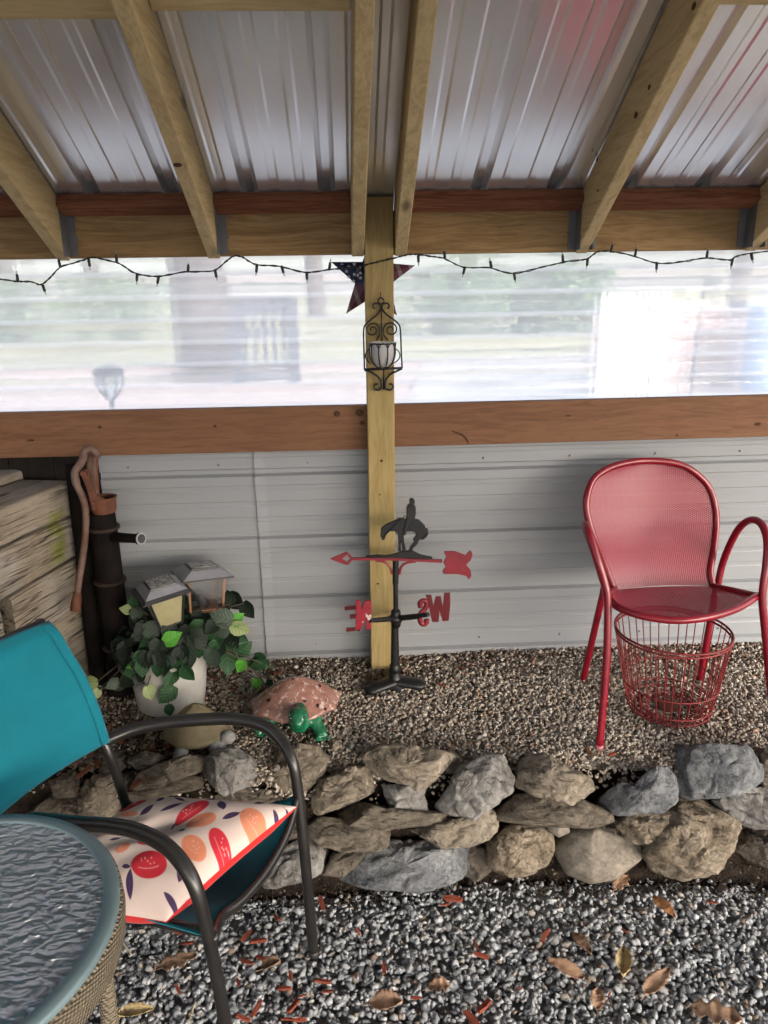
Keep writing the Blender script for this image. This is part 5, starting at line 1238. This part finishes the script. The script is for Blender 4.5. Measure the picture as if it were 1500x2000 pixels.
obj('top_rail', G().tube([upF[-1]+Vector((.012, 0, .0)), upF[-1].lerp(upN[-1], .5)+Vector((-.04, .02, -.02)), upN[-1]], .011, 10), M['frame_dark'], sc, smooth=True)
# ------------------------------------------------------------------ fruit cushion
cA = at(276, 1560, z=.452); cB = at(580, 1576, z=.475); cC = at(324, 1801, z=.415); cD = cA+cC-cB
cu = thing('seat_cushion', (cA+cC)/2-Vector((0, 0, .03)), 'square white cushion printed with red and peach fruit and purple leaves', 'cushion')
def z2(x, y): return (180+x/3.26, 1530+y/3.26)
def pl(x, y):
    # plane of the cushion through its corners, raised a little for the puffed middle
    nrm = (cB-cA).cross(cC-cA).normalized(); px, py = z2(x, y)
    d = FW + (px-750)/FPX*RT - (py-1000)/FPX*UP; o_ = cA + Vector((0, 0, .028)); t = (o_-CAM).dot(nrm)/d.dot(nrm); return CAM+d*t
EA, EB = cB-cA, cD-cA
Gm = np.array([[EA.dot(EA), EA.dot(EB)], [EA.dot(EB), EB.dot(EB)]]); Gi = np.linalg.inv(Gm)
def uv(p):
    v = p-cA; return Gi @ np.array([v.dot(EA), v.dot(EB)])
NG = 280
uu, vv = np.meshgrid(np.linspace(0, 1, NG), np.linspace(0, 1, NG))
UVp = np.stack([uu.ravel(), vv.ravel()], 1)
colr = np.tile(np.array([.62, .50, .46]), (NG*NG, 1))
REDc, PEA, PUR, PINK = (.52, .028, .045), (.66, .235, .135), (.055, .03, .085), (.70, .36, .34)
def blend(mask, c):
    global colr
    colr = colr*(1-mask[:, None]) + np.array(c)*mask[:, None]
def local(cx, cy, mj, mn):
    c0 = uv(pl(cx, cy)); a = uv(pl(cx+mj[0], cy+mj[1]))-c0; b = uv(pl(cx-mj[1]*mn/math.hypot(*mj), cy+mj[0]*mn/math.hypot(*mj)))-c0
    Mi = np.linalg.inv(np.stack([a, b], 1)); return (UVp-c0) @ Mi.T
def fruit(cx, cy, mj, mn, c, pear=0.):
    q = local(cx, cy, mj, mn); s_, t_ = q.T; w_ = 1-pear*np.clip(s_, -1, 1)*.5
    d = s_**2 + (t_/w_)**2; blend(np.clip((1.0-d)*9, 0, 1), c)
    line = np.abs(t_-.30+.45*s_**2); blend(np.clip(1-line*18, 0, 1)*(np.abs(s_+.05) < .55)*.8, PINK)
    rr = np.random.default_rng(int(cx+cy))
    for _ in range(8):
        ds, dt = rr.uniform(-.45, .35), rr.uniform(-.55, .05); blend(np.clip(1.6-np.hypot((s_-ds)*mj_len(mj), (t_-dt)*mn)/4.2, 0, 1)*.85, PINK)
def mj_len(m): return math.hypot(*m)
def leafp(cx, cy, mj, mn):
    q = local(cx, cy, mj, mn); s_, t_ = q.T; w_ = np.clip(1-s_**2, 0, 1)**.8
    blend(np.clip((w_-np.abs(t_+.15*s_**2))*6, 0, 1)*(np.abs(s_) < 1), PUR)
    blend(np.clip(1-np.abs(t_+.15*s_**2)*14, 0, 1)*(np.abs(s_) < .8)*.35, (.20, .13, .24))
    blend(np.clip(1-np.abs(t_)*mn/3., 0, 1)*((s_ > -1.45) & (s_ < -.9)), PUR)
for f in (((250, 165), (92, -42), 34, REDc, 0), ((635, 235), (112, -78), 42, REDc, -.5), ((838, 435), (88, 82), 62, REDc, .3), ((360, 585), (118, -22), 80, REDc, 0), ((375, 442), (90, -16), 32, REDc, 0), ((672, 116), (36, 4), 13, REDc, 0),
          ((1035, 262), (94, 34), 76, PEA, 0), ((690, 306), (100, -36), 44, PEA, -.3), ((652, 470), (84, 30), 66, PEA, 0), ((228, 248), (62, 6), 22, PEA, 0), ((196, 492), (48, -26), 26, PEA, 0), ((90, 386), (36, 5), 18, PEA, 0), ((915, 116), (82, 4), 15, PEA, 0), ((470, 82), (72, 2), 10, PEA, 0), ((635, 712), (56, -34), 34, PEA, 0), ((1120, 60), (60, 0), 20, REDc, 0)):
    fruit(*f[0], *f[1:])
for l in (((437, 128), (26, -34), 20), ((560, 128), (-34, -28), 18), ((348, 232), (46, -38), 20), ((505, 212), (-76, 34), 15), ((825, 188), (6, 40), 32), ((885, 255), (-60, 28), 18), ((1185, 200), (-30, -40), 18), ((1262, 156), (36, 20), 15), ((1070, 130), (-40, 14), 14), ((775, 128), (-56, 15), 8), ((275, 400), (4, 32), 25), ((145, 428), (-40, 8), 8), ((570, 600), (-22, 54), 30), ((505, 748), (-56, -38), 24), ((226, 690), (-12, 78), 26), ((570, 372), (24, -6), 10), ((958, 438), (26, -12), 15), ((212, 602), (-28, -2), 15), ((510, 320), (-16, 20), 6)):
    leafp(*l[0], *l[1:])
def cush(u, v, lower=False):
    a, b = 2*u-1, 2*v-1
    iu = .030*(1-b*b)*(-a)*abs(a)**3; iv = .030*(1-a*a)*(-b)*abs(b)**3
    p = cA + EA*(u+iu) + EB*(v+iv)
    puff = ((1-abs(a)**2.6)*(1-abs(b)**2.6))**.45
    tuft = math.exp(-((u-.50)**2+(v-.42)**2)/.010)*.020
    wr = .0035*noise.noise(Vector((u*7, v*7, 1)))*puff + .003*math.sin(18*(u+v))*math.exp(-((u-.5)**2+(v-.42)**2)/.03)
    return p + Vector((0, 0, .060*puff - tuft + wr)) if not lower else p - Vector((0, 0, .016*puff+.004))
V = [cush(a, b) for a, b in UVp]
g = G().add(V, [(j*NG+i, j*NG+i+1, (j+1)*NG+i+1, (j+1)*NG+i) for j in range(NG-1) for i in range(NG-1)])
o = obj('printed_cover', g, M['print'], cu, smooth=True)
ca = o.data.color_attributes.new('col', 'FLOAT_COLOR', 'POINT'); ca.data.foreach_set('color', np.concatenate([colr, np.ones((NG*NG, 1))], 1).astype(np.float32).ravel())
g = G(); ed = [(t, 0) for t in np.linspace(0, 1, 40)] + [(1, t) for t in np.linspace(0, 1, 40)][1:] + [(1-t, 1) for t in np.linspace(0, 1, 40)][1:] + [(0, 1-t) for t in np.linspace(0, 1, 40)][1:-1]
m_ = len(ed); cmid = (cA+cC)/2
for (a, b) in ed:
    p = cush(a, b); corner = (1-(2*a-1)**2)+(1-(2*b-1)**2); d = min(1, corner*1.6)
    inn = (cmid-p)*.012
    for q in (p+Vector((0, 0, .0008)), p+inn*-.35+Vector((0, 0, -.010*d-.002)), p+inn+Vector((0, 0, -.017*d-.004)), cmid.lerp(p, .7)+Vector((0, 0, -.040))): g.V.append(q)
for i in range(m_):
    j = (i+1) % m_
    for k in range(3): g.F.append((i*4+k, j*4+k, j*4+k+1, i*4+k+1))
g.F.append(tuple(i*4+3 for i in range(m_)))
obj('red_side', g, M['red_piping'], cu, smooth=True)

# ------------------------------------------------------------------ round glass table
tx, ty, tz, tr_ = -.698, .990, .70, .292
tab = thing('round_glass_table', (tx, ty, 0), 'round patio table with rippled glass top, grey-blue rim and woven wicker apron', 'table')
def m_tglass():
    t = NT('rippled_table_glass'); c = t.coords(False)
    cw = t.vmath('ADD', t.scalev(c, (30, 54, 1)), t.scalev(t.noise(c, 14, 3, .5, 0, 1), (1.6, 1.6, 0)))
    n = t.noise(cw, 1.5, 1, .4, .35)
    nm = t.bump(n, .9, .032)
    b = t.bsdf((.50, .54, .62), .03, 0, 1.0, nm, Transmission_Weight=.45, Coat_Weight=.5, Coat_Roughness=.02, IOR=1.5)
    return t.done(b)
obj('glass_top', G().lathe((tx, ty, tz-.010), [(tr_-.024, 0), (tr_-.024, .007)], 72), m_tglass(), tab, smooth='auto')
obj('frosted_backing', G().lathe((tx, ty, tz-.022), [(tr_-.03, 0), (tr_-.03, .004)], 48), simple('smoked_underside', (.10, .10, .12), .3, 0, .5), tab, smooth='auto')
M['rim'] = simple('grey_blue_rim', (.16, .225, .25), .35, .1, .5, (.13, .19, .215), 9, .1, 80, .002, chips=((.035, .04, .05), 22, .70))
obj('rim', G().lathe((tx, ty, tz), [(tr_-.027, -.010), (tr_-.0265, -.001), (tr_-.022, .0015), (tr_-.004, .0005), (tr_, -.005), (tr_, -.012)], 96, None, (False, False)), M['rim'], tab, smooth=True)
def m_wicker():
    t = NT('woven_wicker'); c = t.coords(False); sp = t.n('ShaderNodeSeparateXYZ'); t.put(sp, 0, c)
    ang = t.math('ARCTAN2', sp.outputs[1], sp.outputs[0])
    a = t.math('SINE', t.math('ADD', t.math('MULTIPLY', ang, 170), t.math('MULTIPLY', sp.outputs[2], 260)))
    b = t.math('SINE', t.math('SUBTRACT', t.math('MULTIPLY', ang, 60), t.math('MULTIPLY', sp.outputs[2], 620)))
    h = t.math('MULTIPLY', a, b); n = t.noise(c, 60, 4, .6)
    col = t.mix(t.ramp(t.math('ADD', t.math('MULTIPLY', h, .5), .5), [(.1, 0.), (.8, 1.)]), (.075, .060, .042), (.30, .245, .175))
    col = t.mix(t.math('MULTIPLY', n, .5), col, (.17, .14, .10))
    return t.done(t.bsdf(col, .7, 0, .3, t.bump(h, .9, .004)))
M['wick'] = m_wicker()
ap = obj('wicker_apron', G().lathe((tx, ty, tz), [(tr_-.012, -.010), (tr_+.004, -.014), (tr_+.006, -.04), (tr_+.002, -.075), (tr_-.012, -.088), (tr_-.02, -.085), (tr_-.018, -.015)], 96, None, (False, False)), M['wick'], tab, smooth=True)
for k in range(4):
    a = k*math.pi/2+.7; obj('leg', G().tube([(tx+(tr_-.03)*math.cos(a), ty+(tr_-.03)*math.sin(a), tz-.10), (tx+(tr_-.05)*math.cos(a), ty+(tr_-.05)*math.sin(a), 0)], .017, 10), M['wick'], tab, smooth=True)

# ------------------------------------------------------------------ fallen leaves, wood chips, straw
def m_dry(name, a, b):
    return simple(name, a, .85, 0, .25, b, 60, .4, 120, .003)
DRY = {'t': m_dry('dry_leaf_tan', (.46, .29, .19), (.36, .22, .14)), 'o': m_dry('dry_leaf_orange', (.40, .19, .085), (.30, .14, .06)), 'y': m_dry('dry_leaf_pale', (.52, .40, .20), (.44, .32, .16)), 'b': m_dry('dry_leaf_brown', (.27, .17, .11), (.19, .115, .075))}
def dry_leaf(p0, p1, wpx, kind, label, lobed=False, curl=.3, seed=0):
    A = at(*p0, z=.020); B = at(*p1, z=.024); L_ = B-A; n = Vector((0, 0, 1)); s_ = L_.cross(n).normalized(); W_ = wpx/2*(A-CAM).dot(FW)/FPX
    t = thing('fallen_leaf', (A+B)/2, label, 'fallen leaf', 'dry leaves on the gravel'); rr = random.Random(seed)
    rows = 16; V = []; F = []
    for j in range(rows+1):
        v = j/rows; w_ = W_*(math.sin(math.pi*v**.85)**.8 if not lobed else (math.sin(math.pi*min(1, v*.97+.03))**.6*(1+.38*math.sin(v*19+seed))))
        w_ *= 1 + .07*(1 if j % 2 else -1)
        for k, q in enumerate((-1, -.6, 0, .6, 1)):
            p = A.lerp(B, v) + s_*q*max(w_, .0006); p.z += curl*W_*abs(q)**2*(1+.5*math.sin(3*v+seed)) + .006*math.sin(math.pi*v) + .002*rr.uniform(-1, 1); V.append(p)
    for j in range(rows):
        for k in range(4): F.append((j*5+k, j*5+k+1, (j+1)*5+k+1, (j+1)*5+k))
    obj('blade', G().add(V, F), DRY[kind], t, smooth=True, solid=.0006)
    e = A-(B-A).normalized()*.016
    obj('stalk', G().tube([A.lerp(B, .9)+Vector((0, 0, .003)), A.lerp(B, .4)+Vector((0, 0, .005)), A, e], [.0005, .0009, .0012, .001], 5), DRY['b'], t)
for k, L_ in enumerate([((1141, 1915), (1068, 1877), 34, 't', 'tan toothed leaf lying left of the pale curled leaf'), ((1216, 1912), (1218, 1852), 32, 'y', 'pale yellow curled leaf on the grey gravel'), ((1258, 1946), (1308, 1892), 34, 't', 'tan leaf pointing up right beside the pale curled leaf'), ((1274, 1752), (1320, 1794), 26, 'o', 'orange-brown leaf below the big rough boulder'),
     ((1118, 1822), (1155, 1866), 26, 'b', 'brown torn leaf between the tan leaves and the stones'), ((1166, 1974), (1168, 1932), 28, 't', 'small tan leaf below the two tan leaves'), ((722, 1962), (786, 1960), 44, 't', 'tan triangular leaf near the centre bottom'), ((838, 1932), (880, 1925), 30, 't', 'small lobed brown leaf right of the triangular one', True), ((230, 1988), (300, 1972), 30, 'y', 'pale folded leaf beside the wicker apron'),
     ((305, 1894), (385, 1866), 34, 'b', 'dark brown crumpled leaf between the table and the near chair leg', True), ((1200, 1738), (1226, 1714), 24, 't', 'forked tan leaf under the round grey stone', True), ((1348, 1968), (1448, 1998), 46, 't', 'large ragged brown leaf in the bottom right corner', True), ((510, 1894), (548, 1882), 26, 'b', 'small curled brown leaf between the chair legs')]):
    dry_leaf(*L_[:5], lobed=(len(L_) > 5), curl=.55 if k in (1, 8, 12) else .28, seed=k)
M['chip'] = simple('red_wood_chip', (.30, .072, .04), .85, 0, .2, (.21, .05, .03), 60, .7, 120, .004)
M['chip2'] = simple('brown_wood_chip', (.20, .075, .042), .9, 0, .2, (.12, .045, .03), 60, .7, 120, .004)
def chip_mesh(m, seed):
    rr = random.Random(seed); bm = bmesh.new(); bmesh.ops.create_cube(bm, size=1)
    bmesh.ops.subdivide_edges(bm, edges=bm.edges, cuts=1, use_grid_fill=True)
    for v in bm.verts: v.co = Vector((v.co.x*(1+.15*rr.uniform(-1, 1)), v.co.y*(.27+.08*rr.uniform(-1, 1))*(1-.9*abs(v.co.x)**2), v.co.z*(.13+.03*rr.uniform(-1, 1)) + .012*rr.uniform(-1, 1)))
    me = bpy.data.meshes.new('wood_chip'); bm.to_mesh(me); bm.free(); me.materials.append(m); return me
CH = [chip_mesh(M['chip'], k) for k in range(5)]; CH2 = [chip_mesh(M['chip2'], k+9) for k in range(4)]
rr = random.Random(21)
chips = [(628,1763,34),(885,1755,36),(870,1766,18),(1065,1826,32),(1390,1762,20),(700,1820,16),(940,1866,28),(945,1965,42),(922,1990,42),(813,1948,22),(480,1828,30),(505,1838,34),(482,1878,28),(512,1872,26),(568,1906,22),(630,1916,30),(750,1890,26),(556,1930,26),(348,1932,22),(465,1918,20),(572,1965,36),(500,1970,34),(475,1988,28),(585,1992,26),(590,1945,18),(640,1936,20),(930,1846,18),(1220,1818,14),(365,1842,26),(345,1820,22),(540,1792,20),(120,1985,24),(1190,1942,14),(560,1990,22),(1013,1930,12),(695,1905,14)]
for px, py, s_ in chips:
    p = at(px, py, z=.018); o = bpy.data.objects.new('wood_chip', rr.choice(CH)); COL.objects.link(o); o.location = p; o.rotation_euler = (rr.uniform(-.3, .3), rr.uniform(-.3, .3), rr.uniform(0, 6.28)); k = s_*.98*(p-CAM).dot(FW)/FPX; o.scale = (k, k, k*1.0)
    tag(o, 'red-dyed wood chip lying loose on the grey gravel', 'wood chip', 'red wood chips on the lower gravel')
chips2 = [(545,1332,24),(140,1500,26),(165,1512,30),(190,1496,26),(265,1530,28),(215,1430,22),(240,1450,24),(300,1470,26),(330,1462,22),(405,1455,20),(1150,1470,18),(1195,1475,16),(270,1440,22),(180,1475,26),(420,1340,16),(455,1360,16),(1240,1300,14),(1085,1500,14),(900,1320,14),(860,1350,14)]
for px, py, s_ in chips2:
    p = at(px, py, z=.343); p.z = bedz(p.x, p.y)+.012; o = bpy.data.objects.new('wood_chip', rr.choice(CH2+CH[:1])); COL.objects.link(o); o.location = p; o.rotation_euler = (rr.uniform(-.3, .3), rr.uniform(-.3, .3), rr.uniform(0, 6.28)); k = s_*1.15*(p-CAM).dot(FW)/FPX; o.scale = (k, k, k)
    tag(o, 'dark red wood chip lying on the pea gravel of the raised bed', 'wood chip', 'wood chips on the raised bed')
M['straw'] = simple('dry_straw', (.55, .45, .26), .8)
for pts, lb in (((( 232, 1812), (240, 1840), (258, 1866)), 'dry bent straw stalk hanging by the wicker apron'), (((368, 2000), (374, 1978), (382, 1955)), 'short straight straw stalk left of the near chair leg')):
    P = [at(a, b, z=.03-.006*i) for i, (a, b) in enumerate(pts)]; o = obj('straw_stalk', G().tube(smooth_path(P, 4), .0018, 6), M['straw'], None, origin=P[1], smooth=True); tag(o, lb, 'straw')
for (px, py, s_, mk, lb) in ((655, 1458, 20, 'st_tan', 'small tan stone beside the green turtle foot'), (1350, 1640, 0, '', ''), (540, 1500, 14, 'st_gray', 'small grey stone in the gap right of the round grey boulder')):
    if not s_: continue
    p = at(px, py, z=.345); k = s_*(p-CAM).dot(FW)/FPX; me = rock_variants(1, random.Random(px), 18, True)[0]
    g = G().add([Vector(v)*k*.6+p for v in me[0].tolist()], me[1].tolist()); tag(obj('loose_stone', g, M[mk], None, origin=p, bevel=k*.06), lb, 'stone')
